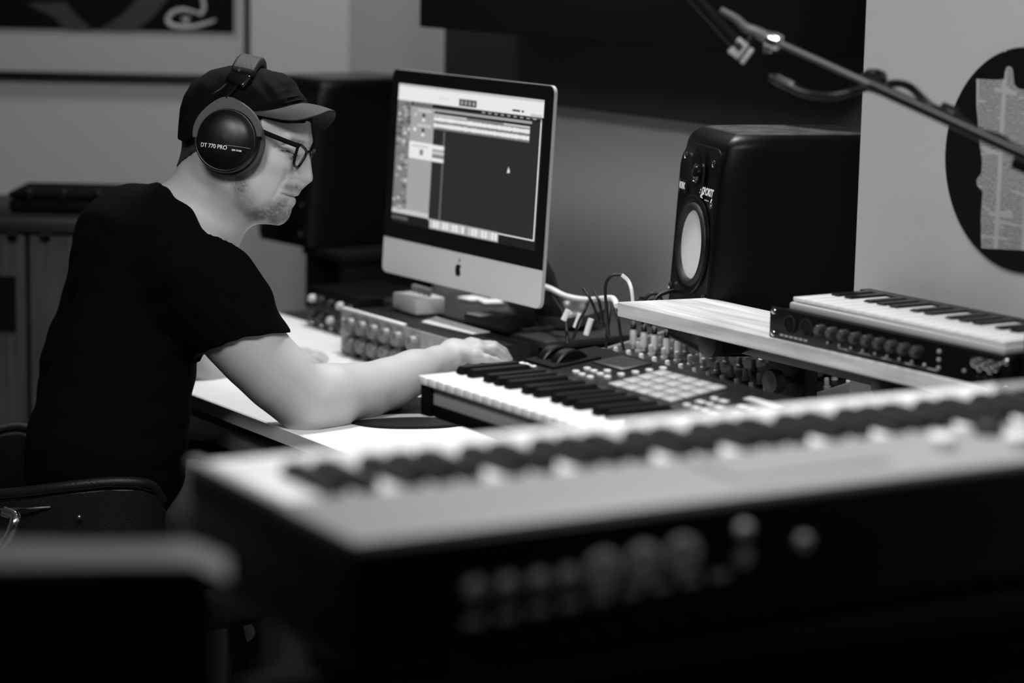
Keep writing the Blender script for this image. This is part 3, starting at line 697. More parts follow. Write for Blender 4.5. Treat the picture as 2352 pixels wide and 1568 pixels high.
# black oval mat under the forearm
c = PZ(935, 950, DZ)
t = thing('mouse_mat', T(c) @ Rz(math.radians(8)), 'flat black rounded mat with a grey stripe under the forearm', 'mat')
el = [(.115*math.copysign(abs(math.cos(a))**.8, math.cos(a)), .125*math.copysign(abs(math.sin(a))**.8, math.sin(a))) for a in [2*PI*i/48 for i in range(48)]]
mb = MB(); mb.prism(el, .0003, .0045); mb.build('mat_body', M['blk'], t)
mb = MB(); mb.sheet([[(-.09+.2*i/20, -.072+.020*math.sin(PI*i/20)+o, .0049) for i in range(21)] for o in (0, .026)], .0006); mb.build('stripe', M['grey'], t)
# acrylic sheet beneath the elbow
# ------------------------------------------------------------------ wooden shelf on stand arms
SZT = .960
bd = thing('keyboard_shelf', X_LD(-3.035, 2.197, SZT-.023), 'pale wooden plank shelf carrying the rack preamp and slim keyboard', 'shelf')
bw = .160; bl = .885
mb = MB(); mb.add([(0, 0, 0), (bl, 0, 0), (bl, bw, 0), (.028, bw, 0), (0, 0, .023), (bl, 0, .023), (bl, bw, .023), (.028, bw, .023)], [[3, 2, 1, 0], [4, 5, 6, 7], [0, 1, 5, 4], [1, 2, 6, 5], [2, 3, 7, 6], [3, 0, 4, 7]])
o = mb.build('plank', M['wood'], bd); md = o.modifiers.new('b', 'BEVEL'); md.width = .0025; md.segments = 2
st = thing('keyboard_stand', X_LD(-2.82, 2.350, 0), 'black stand with column and two round arms holding up the wooden shelf', 'stand')
mb = MB(); mb.box(-.045, .045, .014, .042, .02, SZT-.026, b=.004); mb.build('column', M['blk'], st)
mb = MB(); mb.box(-.10, .42, -.03, .0, SZT-.068, SZT-.026, b=.003); mb.box(-.045, .045, -.001, .016, SZT-.068, SZT-.026) ; mb.build('cross_bar', M['blk'], st)
for l in (-2.88, -2.484):
    x = l+2.82
    mb = MB(); mb.rod((x, -.095, SZT-.047), (x, .010, SZT-.047), .0205, 24); ar = mb.build('support_arm', M['blk'], st)
    mb = MB(); mb.lathe([(.0, 0), (.018, .001), (.0225, .004), (.0225, .018)], 28, T(x, -.098, SZT-.047) @ Rx(-PI/2)); mb.build('end_cap', M['rubber'], ar)
mb = MB(); mb.lathe([(.006, 0), (.006, .02), (.018, .022), (.020, .030), (.018, .040), (0, .042)], 10, T(.015, .010, .86) @ Rx(PI/2)); mb.build('clamp_knob', M['dark'], st)
mb = MB(); mb.box(-.05, .30, -.03, .030, 0, .022, b=.004); mb.build('foot', M['blk'], st)
# rack preamp on the shelf
rk = thing('microphone_preamp', X_LD(-2.663, 2.199, SZT+.0006), 'black one-unit rack preamp with a row of small knobs on the wooden shelf', 'audio rack unit')
mb = MB(); mb.box(.018, .465, .004, .163, .0005, .0415, b=.001); mb.build('casing', M['blk'], rk)
mb = MB(); mb.box(0, .4826, 0, .0045, 0, .0438, b=.0008); fp = mb.build('front_panel', M['blk'], rk)
for x in (.0085, .4741):
    for z in (.006, .038): mb = MB(); mb.lathe([(.0045, 0), (.0045, .001), (.003, .0025), (0, .003)], 16, front(x, 0, z)); mb.build('screw', M['chrome'], rk)
for x in (.045, .082): mb = MB(); mb.lathe([(.0135, 0), (.0135, .002), (.0115, .002), (.010, -.003), (0, -.003)], 28, front(x, 0, .0235)); mb.build('input_socket', M['dark'], rk)
rs = random.Random(4)
for i in range(9):
    x = .118+i*.0245
    mb = MB(); mb.lathe([(.0088, 0), (.0078, .012), (.0068, .0135), (0, .0135)], 20, front(x, 0, .026)); k = mb.build('knob', M['dark'], rk)
    mb = MB(); mb.lathe([(.0055, .0135), (.0055, .0142), (0, .0142)], 16, front(x, 0, .026)); mb.build('knob_cap', M['steel'], k)
    mb = MB(); mb.ball((x+.011, -.001, .010), .0022); mb.build('indicator', M['lgrey'], rk)
mb = MB()
for i in range(6): mb.box(.024+i*.0105, .032+i*.0105, -.0004, 0, .0045, .0075)
mb.build('panel_lettering', M['print_grey'], rk)
mb = MB()
mb.box(.15, .35, -.0003, 0, .0050, .0054)
for i in range(5): mb.box(.15+i*.045, .17+i*.045, -.0004, 0, .0053, .0072)
mb.build('panel_lettering', M['print_grey'], rk)
for z in (.010, .021, .032): mb = MB(); mb.ball((.352, -.001, z), .0030); mb.build('indicator', M['silver'], rk)
mb = MB(); mb.ball((.400, -.001, .014), .0026); mb.build('indicator', M['grey'], rk)
for i in range(5): mb = MB(); mb.lathe([(.0065, 0), (.0065, .008), (.005, .009), (.0025, .009), (.0025, .004), (0, .004)], 18, front(.425+i*.0095, 0, .030 - .004*(i % 2))); mb.build('jack_socket', M['chrome'], rk)
for i in range(3): mb = MB(); mb.lathe([(.004, 0), (.004, .003), (0, .003)], 14, front(.428+i*.012, 0, .012)); mb.build('jack_socket', M['dark'], rk)
# slim metal keyboard on top of it
sk = thing('slim_keyboard', X_LD(-2.632, 2.208, SZT+.0435), 'slim silver keyboard with low keys lying on top of the rack preamp', 'keyboard')
mb = MB(); mb.box(0, .430, 0, .150, .0, .011, b=.003); mb.build('metal_base', M['alu'], sk)
lay_keys(sk, 18, .0235, .125, .0185, .0035, .0035, kl=.066, bm_=M['bkey'], wm=M['key'], th=.006, bw=.0135, bh=.003)
mb = MB(); mb.box(.002, .428, .1295, .149, .011, .0215, b=.002); mb.build('rear_strip', M['dark'], sk)
# black box at the near end of the shelf
t = thing('power_supply', X_LD(-2.177, 2.215, SZT+.0005), 'black box at the near end of the wooden shelf, cut by the photo edge', 'box')
mb = MB(); mb.box(.0, .09, 0, .14, .003, .078, b=.004); mb.build('casing', M['blk_m'], t)
mb = MB(); mb.box(.008, .082, -.004, 0, .010, .070, b=.002); mb.build('front_panel', M['blk'], t)
mb = MB(); mb.box(.004, .026, .01, .13, 0, .003); mb.build('base', M['blk'], t)

# ------------------------------------------------------------------ big synthesizer in the foreground, seen from behind
SA = math.radians(210.5)
A = Vector((-.112, 1.705, 0)); SW, SD = 1.02, .31
SR = Rz(SA); off = SR @ Vector((SW/2, SD, 0))
SB = .985
sy = thing('synthesizer', T(A.x-off.x, A.y-off.y, SB) @ SR, 'large blurred grey-topped synthesizer seen from behind in the foreground', 'keyboard')
zt2 = .098
mb = MB(); mb.box(-SW/2, SW/2, .006, SD-.002, 0, .078, b=.004); mb.box(-SW/2, -SW/2+.010, .004, SD-.004, .07, zt2-.006); mb.box(SW/2-.010, SW/2, .004, SD-.004, .07, zt2-.006); mb.build('casing', M['blk'], sy)
mb = MB(); mb.box(-SW/2, SW/2, .172, SD, .084, zt2+.003, b=.006); mb.build('control_panel', M['silver'], sy)
mb = MB(); mb.box(-SW/2+.002, SW/2-.002, SD-.001, SD+.003, .004, zt2-.004, b=.001); rp_ = mb.build('rear_panel', M['blk'], sy)
NW = 36
xk1 = SW/2-.012
for s_, (a_, b_) in enumerate(((-SW/2, -SW/2+.012), (SW/2-.012, SW/2))):
    mb = MB(); mb.box(a_, b_, 0, .171, zt2-.008, zt2+.003, b=.003); mb.build('end_block', M['silver'], sy)
lay_keys(sy, NW, .0236, .150, zt2, .020, xk1-NW*.0236, kl=.090, start=3, bm_=M['bkey_m'], bw=.0150, bh=.0120)
xp = xk1-NW*.0236
mb = MB(); mb.box(-SW/2+.012, xp, .022, .168, .06, zt2+.004, b=.003); mb.build('controller_panel', M['grey'], sy)
mb = MB(); mb.box(-SW/2+.012, SW/2-.012, 0, .019, .05, zt2-.001, b=.004); mb.build('key_slip', M['white'], sy)
for x in (-SW/2+.05, -SW/2+.09): mb = MB(); mb.lathe([(.028, 0), (.030, .002), (.030, .016), (.028, .018)], 32, T(x-.009, .07, zt2-.010) @ Ry(PI/2)); mb.build('wheel', M['rubber'], sy)
for i in range(4):
    for j in range(2):
        mb = MB(); mb.lathe([(.011, 0), (.0105, .012), (.009, .014), (0, .014)], 20, T(-SW/2+.045+i*.040, .195+j*.055, zt2+.003)); mb.build('knob', M['white'] if (i*j+i) % 3 == 1 else M['dark'], sy)
for x, y, m_ in ((.10, .24, 'white'), (.035, .265, 'white'), (-.06, .20, 'dark'), (.02, .21, 'dark')): 
    mb = MB(); mb.lathe([(.014, 0), (.013, .010), (.011, .012), (0, .012)], 20, T(x-.20, y, zt2+.003)); mb.build('knob', M[m_], sy)
mb = MB(); mb.box(-.02, .14, .20, .27, zt2+.003, zt2+.0055, b=.001); mb.build('display', M['grey'], sy)
rf = lambda x, z, o=0: T(x, SD+.003+o, z) @ Rx(-PI/2)
xx = SW/2
spec = [(.10, .052, 'j'), (.128, .052, 'j'), (.156, .052, 'j'), (.182, .052, 'j'), (.213, .054, 'm'), (.250, .056, 'm'), (.287, .058, 'm'), (.345, .072, 's'), (.345, .050, 's'), (.405, .056, 's')]
for x, z, k in spec:
    mb = MB()
    if k == 'j': mb.lathe([(.0105, 0), (.0105, .002), (.007, .0022), (.007, .006), (.0045, .006), (.0040, .001), (0, .001)], 22, rf(xx-x, z)); mb.build('jack_socket', M['lgrey'], sy)
    elif k == 'm': mb.lathe([(.0165, 0), (.0165, .0015), (.0150, .0025), (.0095, .0025), (.0085, .0008), (0, .0008)], 28, rf(xx-x, z)); mb.build('midi_socket', M['white'], sy)
    else: mb.lathe([(.0075, 0), (.0075, .003), (.005, .005), (0, .005)], 18, rf(xx-x, z)); mb.build('jack_socket', M['white'], sy)
mb = MB(); rs = random.Random(11)
for i in range(9): mb.box(-.009, .009, .0002, .0008, -.003, .003, T(xx-.10-i*.028, SD+.003, .028+.0012*i))
mb.build('rear_print', M['print_white'], sy)
# case below it and the stand
lo = thing('stage_keyboard', T(A.x-off.x, A.y-off.y, .80) @ SR, 'unlit black keyboard on the lower tier below the big synthesizer', 'keyboard')
mb = MB(); mb.box(-SW/2+.02, SW/2-.05, -.02, .25, 0, .085, b=.006); mb.build('casing', M['blk_m'], lo)
lay_keys(lo, 35, .0236, .142, .10, -.022, -SW/2+.07, kl=.094, wm=M['blk_m'], bm_=M['blk_m'])
mb = MB(); mb.box(-SW/2+.02, SW/2-.05, .125, .25, .083, .108, b=.006); mb.build('control_panel', M['blk_m'], lo)
for i in range(3): mb = MB(); mb.lathe([(.009, 0), (.009, .004), (0, .005)], 18, T(SW/2-.09-i*.25, .25, .045) @ Rx(-PI/2)); mb.build('jack_socket', M['grey'], lo)
sd = thing('tiered_stand', T(A.x-off.x, A.y-off.y, 0) @ SR, 'black two-tier stand below the foreground synthesizer', 'stand')
for x in (-.38, .38):
    mb = MB(); mb.rod((x, -.02, .02), (x, -.02+.0, .975), .015); 
    mb = MB(); mb.box(x-.015, x+.015, .04, .07, .02, .80-.002); mb.build('upright', M['blk'], sd)
    mb = MB(); mb.box(x-.015, x+.015, -.03, .25, .774, .798, b=.003); mb.build('lower_arm', M['blk'], sd)
    mb = MB(); mb.box(x-.012, x+.012, .256, .275, .774, .984); mb.box(x-.012, x+.012, .02, .275, .966, .984); mb.build('upper_arm', M['blk'], sd)
    mb = MB(); mb.box(x-.02, x+.02, -.12, .32, 0, .022, b=.004); mb.build('foot', M['blk'], sd)
# equipment case close to the camera, lower left
e0 = PZ(500, 1268, 1.108); 
ec = thing('equipment_case', T(e0.x, e0.y, 0) @ Rz(math.radians(8)), 'black equipment case with its lit lid painted grey, blurred in the lower left corner', 'case')
mb = MB(); mb.box(-.55, 0, 0, .075, .03, 1.085, b=.01); mb.build('body', M['blk_m'], ec)
mb = MB()
rows = []
for j in range(9):
    y = -.004+.045*j/8
    rows.append([(x_, y, 1.098+.010*math.sin(PI*min(1, max(0, j/8)))*(.8+.2*math.sin(x_*26)) - (.012 if x_ > -.012 else 0)) for x_ in [-.55+.555*i/24 for i in range(25)]])
mb.sheet(rows, .010); mb.build('padded_lid', mat('lit_grey_padding', .10, .7), ec, ang=80)  # light on the black case top put into this grey colour
mb = MB(); mb.box(-.55, .004, .042, .077, 1.083, 1.090, b=.003); mb.build('rear_lid', M['blk_m'], ec)
for x in (-.5, -.05):
    for y in (.037,): mb = MB(); mb.cyl(.032, .03, 16, T(x, y, 0)); mb.build('rubber_foot', M['rubber'], ec)
# ------------------------------------------------------------------ microphone boom
BY = 3.10
def bp(px, py, Y=BY): return P(px, py, Y)
bq = bp(2770, 545, 2.82)
ms = thing('microphone_stand', T(bq.x, bq.y, 0), 'black boom microphone stand reaching in from the right edge', 'microphone stand')
IV = ms.matrix_world.inverted()
def L_(v): return IV @ v
a, b = L_(bp(1762, 86)), L_(bq)
d_ = (b-a).normalized()
mb = MB(); mb.rod(a, b, .0043, 16); boom = mb.build('boom_tube', M['steel'] if 0 else mat('dark_steel_tube', .06, .5, metal=.3), ms)
mb = MB(); mb.rod(a+(b-a)*.25, b + d_*.12, .0078, 16); mb.build('outer_tube', M['blk'], ms)
mb = MB(); mb.lathe([(.006, 0), (.0105, .002), (.0115, .010), (.0105, .018), (.006, .02)], 20, T(a) @ align(d_)); mb.rod(a + Vector((0, 0, -.002)), a + Vector((.001, -.003, -.020)), .005, 12); mb.build('end_collar', M['chrome'], ms)
mb = MB(); mb.tube([a, L_(bp(1735, 72)), L_(bp(1712, 62)), L_(bp(1690, 42)), L_(bp(1655, 22))], lambda t: .0078*(1-.5*t), 12); mb.build('gooseneck', mat('grey_gooseneck', .14, .4, metal=.5), ms)
c = L_(bp(1702, 116)); 
mb = MB(); mb.box(-.013, .004, -.008, .008, -.012, .012, T(c) @ Ry(math.radians(35)), b=.002); mb.box(.007, .013, -.008, .008, -.013, .011, T(c) @ Ry(math.radians(35)), b=.002); mb.build('microphone_clip', M['grey'], ms)
mb = MB(); mb.rod(L_(bp(1735, 75)), c, .004, 10); mb.build('clip_arm', M['blk'], ms)
mb = MB(); mb.lathe([(.010, 0), (.022, .002), (.022, .030), (.010, .032)], 20, T(b - Vector((0, 0, .016)))); mb.build('boom_clutch', M['blk'], ms)
mb = MB(); mb.rod((0, 0, .06), (b.x, b.y, b.z-.014), .010, 16); mb.build('upright_tube', M['blk'], ms)
mb = MB(); mb.lathe([(0, 0), (.125, 0), (.130, .004), (.128, .014), (.03, .024), (.014, .045), (.012, .07), (0, .07)], 40); mb.build('round_base', M['blk'], ms)
# the microphone hanging under the boom end, dark against the panel
mc = thing('microphone', T(bp(1640, 78)), 'slim dark microphone barely visible against the black panel, beside the boom end', 'microphone')
J = mc.matrix_world.inverted()
mb = MB(); mb.rod(J @ bp(1590, -10), J @ bp(1690, 100), .0075, 16); mb.build('microphone_body', M['blk'], mc)
mb = MB(); mb.rod(J @ bp(1688, 98), J @ bp(1700, 112), .0095, 16); mb.build('microphone_tail', M['dark'], mc)
# its lead, looped along the boom
mb = MB(); mb.tube([bp(1770, 176, 3.08), bp(1800, 192, 3.07), bp(1850, 214, 3.06), bp(1910, 220, 3.06), bp(1965, 208, 3.06), bp(2020, 190, 3.07), bp(2027, 172, 3.10), bp(1995, 168, 3.11), bp(1980, 190, 3.09),
     bp(2010, 205, 3.06), bp(2050, 192, 3.06), bp(2090, 200, 3.07), bp(2140, 245, 3.06), bp(2190, 262, 3.04), bp(2240, 300, 3.04), bp(2300, 318, 3.02), bp(2352, 362, 2.98), bp(2420, 372, 2.98)], .0052, 10)
tc_ = mb.build('microphone_lead', M['blk']); tag(tc_, 'black lead looped around the microphone boom', 'cable')
mb = MB(); mb.rod(bp(1782, 182, 3.08), bp(1822, 200, 3.067), .0066, 14); mb.build('connector', mat('dull_connector', .12, .5, metal=.4), tc_)
# tape wraps where the lead is tied
for q in ((2005, 190), (2180, 262), (2352, 375)):
    mb = MB(); p = bp(q[0], q[1], 3.07 if q[0] < 2300 else 2.99); mb.rod(p - (b-a).normalized()*.012, p + (b-a).normalized()*.012, .0115, 14); mb.build('cable_tie', M['blk_m'], tc_)

# ------------------------------------------------------------------ cabinet with finger holes, left
CY = 4.9
cb = P(62, 500, CY); zt3 = cb.z
cab = thing('cabinet', T(cb.x, CY, 0), 'dark grained wooden cabinet with round finger holes behind the person', 'cabinet')
mb = MB(); mb.box(-.30, .28, .022, .40, .06, zt3-.03, b=.002); mb.build('carcass', M['blk_m'], cab)
mb = MB(); mb.box(-.32, .30, -.01, .42, zt3-.03, zt3, b=.003); mb.build('cabinet_top', M['dark'], cab)
mb = MB(); mb.box(-.30, .28, .03, .38, 0, .06); mb.build('plinth', M['blk_m'], cab)
def door(x0, x1, hx, n):
    hz = P(62+hx, 546, CY).z
    hx_ = hx/1128.0
    bm = MB(); z0, z1 = .07, zt3-.036; r = .012; N = 32
    ring = [(hx_+r*math.cos(2*PI*i/N), hz+r*math.sin(2*PI*i/N)) for i in range(N)]
    def outer(i):
        a = 2*PI*i/N; c_, s_ = math.cos(a), math.sin(a)
        tx = ((x1 if c_ > 0 else x0)-hx_)/c_ if abs(c_) > 1e-9 else 9e9; tz = ((z1 if s_ > 0 else z0)-hz)/s_ if abs(s_) > 1e-9 else 9e9
        t_ = min(tx, tz); return (hx_+c_*t_, hz+s_*t_)
    outr = [outer(i) for i in range(N)]
    # exact corners
    for cx_, cz_ in ((x0, z0), (x1, z0), (x0, z1), (x1, z1)):
        k = min(range(N), key=lambda i: (outr[i][0]-cx_)**2+(outr[i][1]-cz_)**2); outr[k] = (cx_, cz_)
    vs = [(x, 0, z) for x, z in ring] + [(x, 0, z) for x, z in outr] + [(x, .018, z) for x, z in ring] + [(x, .018, z) for x, z in outr]
    fs = []
    for i in range(N):
        j = (i+1) % N; fs += [[i, N+i, N+j, j], [2*N+j, 3*N+j, 3*N+i, 2*N+i], [i, j, 2*N+j, 2*N+i], [N+j, N+i, 3*N+i, 3*N+j]]
    bm.add(vs, fs); d = bm.build('door', M['oak'], cab)
    return d
door(-.29, -.0045, -36, 0); door(.0045, .27, 40, 1)
mb = MB(); q = P(12, 695, CY-.002); mb.box(q.x-cb.x-.12, q.x-cb.x+.022, -.003, -.0005, q.z-.06, q.z+.055); tag(mb.build('dark_notice', M['blk_m'], None), 'black rectangular notice on the left cabinet door', 'notice')
bpy.data.objects['dark_notice'].location = (cb.x, CY, 0)
# black cases lying on the cabinet
q = P(165, 480, CY+.12)
tt = thing('instrument_case', T(q.x, CY+.08, zt3), 'long black instrument case lying on top of the cabinet', 'case')
mb = MB(); mb.box(-.125, .12, 0, .2, .0, .030, b=.012, seg=4); mb.build('lower_shell', M['blk_m'], tt)
mb = MB(); mb.box(-.125, .12, 0, .2, .031, .044, b=.006, seg=3); mb.build('lid', M['blk_m'], tt)
for i in range(4): mb = MB(); mb.box(-.09+i*.072, -.075+i*.072, -.006, .01, .022, .050, b=.002); mb.build('latch', M['blk'], tt)
# ------------------------------------------------------------------ cables by the wooden shelf
def cable(name, pts, r, m, label):
    mb = MB(); mb.tube(pts, r, 10); o = mb.build(name, m); tag(o, label, 'cable'); return o
cable('power_cable', [P(1215, 648, 4.36), P(1262, 662, 4.26), P(1300, 680, 4.22), P(1350, 688, 4.15), P(1400, 684, 4.05), P(1412, 690, 4.01), P(1417, 702, 3.99)], .0050, M['cable_w'], 'white cable curving from the computer towards the wooden shelf')
c_ = cable('patch_lead', [P(1398, 770, 3.95), P(1392, 700, 3.93), P(1391, 655, 3.93), P(1405, 633, 3.93), P(1428, 631, 3.93)], .0026, M['rubber'], 'patch lead arching above the end of the wooden shelf')
mb = MB(); mb.tube([P(1428, 631, 3.93), P(1443, 645, 3.93), P(1451, 668, 3.92), P(1454, 700, 3.92), P(1454, 730, 3.92)], .0032, 10); mb.build('pale_end', M['cable_w'], c_)
cable('black_cable', [P(1255, 664, 4.30), P(1275, 690, 4.22), P(1296, 725, 4.15), P(1302, 765, 4.1), P(1303, 790, 4.08)], .0030, M['rubber'], 'black cable dropping from behind the computer')
cable('speaker_cable', [P(1580, 668, 3.98), P(1545, 668, 3.95), P(1515, 678, 3.94), P(1500, 700, 3.93), P(1492, 750, 3.92)], .0034, M['rubber'], 'black cable curving out from under the near studio monitor')
cable('speaker_cable', [P(1475, 745, 3.94), P(1480, 692, 3.94), P(1500, 674, 3.94), P(1520, 690, 3.94), P(1530, 750, 3.94)], .0030, M['rubber'], 'thin black cable loop left of the near studio monitor')
cable('hanging_cable', [P(1878, 836, 3.66), P(1860, 862, 3.66), P(1838, 895, 3.66), P(1822, 935, 3.66), P(1815, 1000, 3.68)], .0040, M['rubber'], 'black cable hanging beside the stand column below the shelf')
for i, (x0, y0, x1, y1) in enumerate(((1340, 662, 1364, 705), (1366, 670, 1380, 710), (1352, 690, 1330, 738), (1400, 700, 1395, 760), (1412, 705, 1425, 765))):
    cable('black_lead', [P(x0, y0, 4.10), P((x0+x1)/2+2, (y0+y1)/2, 4.08), P(x1, y1, 4.09), P(x1+(x1-x0)*.6, y1+40, 4.09)], .0026, M['rubber'],
          ['first black lead end left of the wooden shelf, standing up highest', 'second black lead end, just right of the highest one', 'black lead crossing behind the smoky tray, slanting the other way', 'black lead at the corner of the wooden shelf, inner one', 'black lead at the corner of the wooden shelf, outer one'][i])
# smoky tray, its three bright highlights made as white rods
q = toLD(PZ(1310, 775, .80))
tr = thing('accessory_tray', X_LD(q[0], q[1], .8236, 0), 'smoky grey accessory tray beside the computer', 'tray')
mb = MB(); mb.lathe([(.0, 0), (.05, .002), (.062, .010), (.068, .030), (.066, .030), (.058, .012), (.048, .005), (0, .004)], 40, Rx(math.radians(8))); mb.build('tray_dish', mat('smoky_plastic', .09, .2), tr)
for i, (px, py) in enumerate(((1300, 722), (1328, 735), (1352, 748))):
    p = P(px, py, 4.10); mb = MB(); mb.rod(p + Vector((-.004, 0, -.010-.003*i)), p + Vector((.004, 0, .008+.002*i)), .0052, 14)
    o = mb.build('highlight_rod', M['white']); tag(o, ['leftmost and shortest', 'middle', 'rightmost and longest'][i] + ' of three pale rods standing for highlights in the smoky tray', 'highlight', 'pale highlights in the tray')

# ------------------------------------------------------------------ chair
ctr = P(215, 1100, 3.90); cx, cy = ctr.x, ctr.y
fwd = DV.copy()
chb = T(cx, cy, 0) @ Rz(math.atan2(DV.y, DV.x)-PI/2)        # local +y = the way the sitter faces
chair = thing('office_chair', chb, 'black leather chair with stitched arm roll and chrome arm tubes, below the person', 'chair')
CI = chb.inverted()
def ci(px, py, Y): return CI @ P(px, py, Y)
top = [ci(-40, 1138, 3.72), ci(60, 1129, 3.69), ci(150, 1117, 3.67), ci(250, 1107, 3.67), ci(315, 1108, 3.68), ci(350, 1118, 3.70), ci(372, 1150, 3.72)]
mb = MB(); mb.tube(top, .0085, 12); roll = mb.build('arm_roll', M['leather'], chair)
mb = MB(); st_ = []
mb.tube([p + Vector((.0, 0, -.0145)) for p in top[:6]], .0035, 8); mb.build('piping', M['leather'], roll)
mb = MB()
pathp = []
for i in range(len(top)-2):
    for j in range(22): pathp.append(top[i].lerp(top[i+1], j/22))
cam_dir = (CI.to_3x3() @ Vector((0, -1, .2))).normalized()
for p in pathp: mb.box(-.0016, .0012, -.0008, .0008, -.0006, .0006, T(p + cam_dir*.0085 + Vector((0, 0, -.0065))) @ Rz(.5))
mb.build('stitching', M['dark'], roll)
# side panel hanging from the roll, wrapping to a curved back
rows = []
for k in range(6):
    rows.append([p + Vector((0, 0, -.012-.036*k)) - cam_dir*(.004*math.sin(PI*k/5)) for p in top])
mb = MB(); mb.sheet(rows, .014); mb.build('side_panel', M['leather'], chair, ang=80)
mir = Matrix.Diagonal((-1, 1, 1, 1)); ax = (ci(215, 1100, 3.90)).x
def mirp(p): return Vector((2*.0-p.x, p.y, p.z))
mb = MB(); mb.tube([mirp(p) for p in top], .0085, 12); mb.build('arm_roll', M['leather'], chair)
mb = MB(); mb.sheet([[mirp(p) for p in r] for r in rows], .014); mb.build('side_panel', M['leather'], chair, ang=80)
b0 = top[0]; b1 = mirp(top[0])
rows = [[b0.lerp(b1, t) + Vector((0, -.16*math.sin(PI*t), .03*math.sin(PI*t)-.05*k)) for t in [i/12 for i in range(13)]] for k in range(5)]
mb = MB(); mb.sheet(rows, .03); mb.build('backrest', M['leather'], chair, ang=80)
mb = MB(); mb.box(-.23, .23, -.26, .22, .40, .475, b=.03, seg=4); mb.build('seat', M['leather'], chair)
mb = MB(); mb.cyl(.025, .33, 20, T(0, 0, .08)); mb.build('gas_column', M['chrome'], chair)
for k in range(5):
    a = 2*PI*k/5; mb = MB(); mb.rod((0, 0, .10), (.28*math.cos(a), .28*math.sin(a), .06), .018, 12, r2=.012); lg = mb.build('leg', M['blk'], chair)
    mb = MB(); mb.lathe([(.0, -.02), (.026, -.018), (.028, 0), (.026, .018), (0, .02)], 18, T(.28*math.cos(a), .28*math.sin(a), .028) @ Rx(PI/2)); mb.build('caster', M['rubber'], lg)
mb = MB(); mb.tube([ci(-60, 1172, 3.70), ci(12, 1168, 3.68), ci(60, 1167, 3.67), ci(116, 1164, 3.67)], .0020, 8); mb.build('chrome_strip', M['chrome'], chair)
mb = MB(); mb.tube([ci(10, 1176, 3.66), ci(34, 1186, 3.65), ci(32, 1205, 3.64), ci(15, 1240, 3.64), ci(-25, 1285, 3.64), ci(-50, 1400, 3.68)], .0095, 14); mb.build('arm_tube', M['chrome'], chair)
mb = MB(); mb.ball(ci(182, 1187, 3.655), .0035); mb.build('rivet', M['steel'], chair)

# ------------------------------------------------------------------ smooth bodies: a distance field turned into one continuous surface
class Field:
    def __init__(s): s.p = []
    def cone(s, a, b, ra, rb, k=.01, sub=False):
        a = np.array(a, float); b = np.array(b, float)
        def f(q, a=a, b=b, ra=ra, rb=rb):
            d = b-a; t = np.clip(((q-a)@d)/(d@d), 0, 1); return np.linalg.norm(q-a-t[:, None]*d, axis=1) - (ra+t*(rb-ra))
        s.p.append((f, (a+b)/2, np.linalg.norm(b-a)/2+max(ra, rb), k, sub)); return s
    def chain(s, pts, rs, k=.01):
        for i in range(len(pts)-1): s.cone(pts[i], pts[i+1], rs[i], rs[i+1], k)
        return s
    def ell(s, c, r, k=.01, R=None, sub=False):
        c = np.array(c, float); r = np.array(r, float); R = np.eye(3) if R is None else np.array(R)
        def f(q, c=c, r=r, R=R):
            l = (q-c)@R; k0 = np.linalg.norm(l/r, axis=1); k1 = np.linalg.norm(l/(r*r), axis=1)+1e-9; return k0*(k0-1)/k1
        s.p.append((f, c, r.max(), k, sub)); return s
    def raw(s, f, c, r, k=.01, sub=False): s.p.append((f, np.array(c, float), r, k, sub)); return s
    def ev(s, q, c=None, rad=0):
        d = np.full(len(q), .5)
        for f, pc_, pr_, k, sub in s.p:
            if c is not None and np.linalg.norm(c-pc_) > pr_+rad+k+.004: continue
            e = f(q)
            if sub:
                h = np.clip(.5-.5*(d+e)/k, 0, 1); d = d+(-e-d)*h + k*h*(1-h)
            else:
                h = np.clip(.5+.5*(d-e)/k, 0, 1); d = e*h+d*(1-h) - k*h*(1-h)
        return d
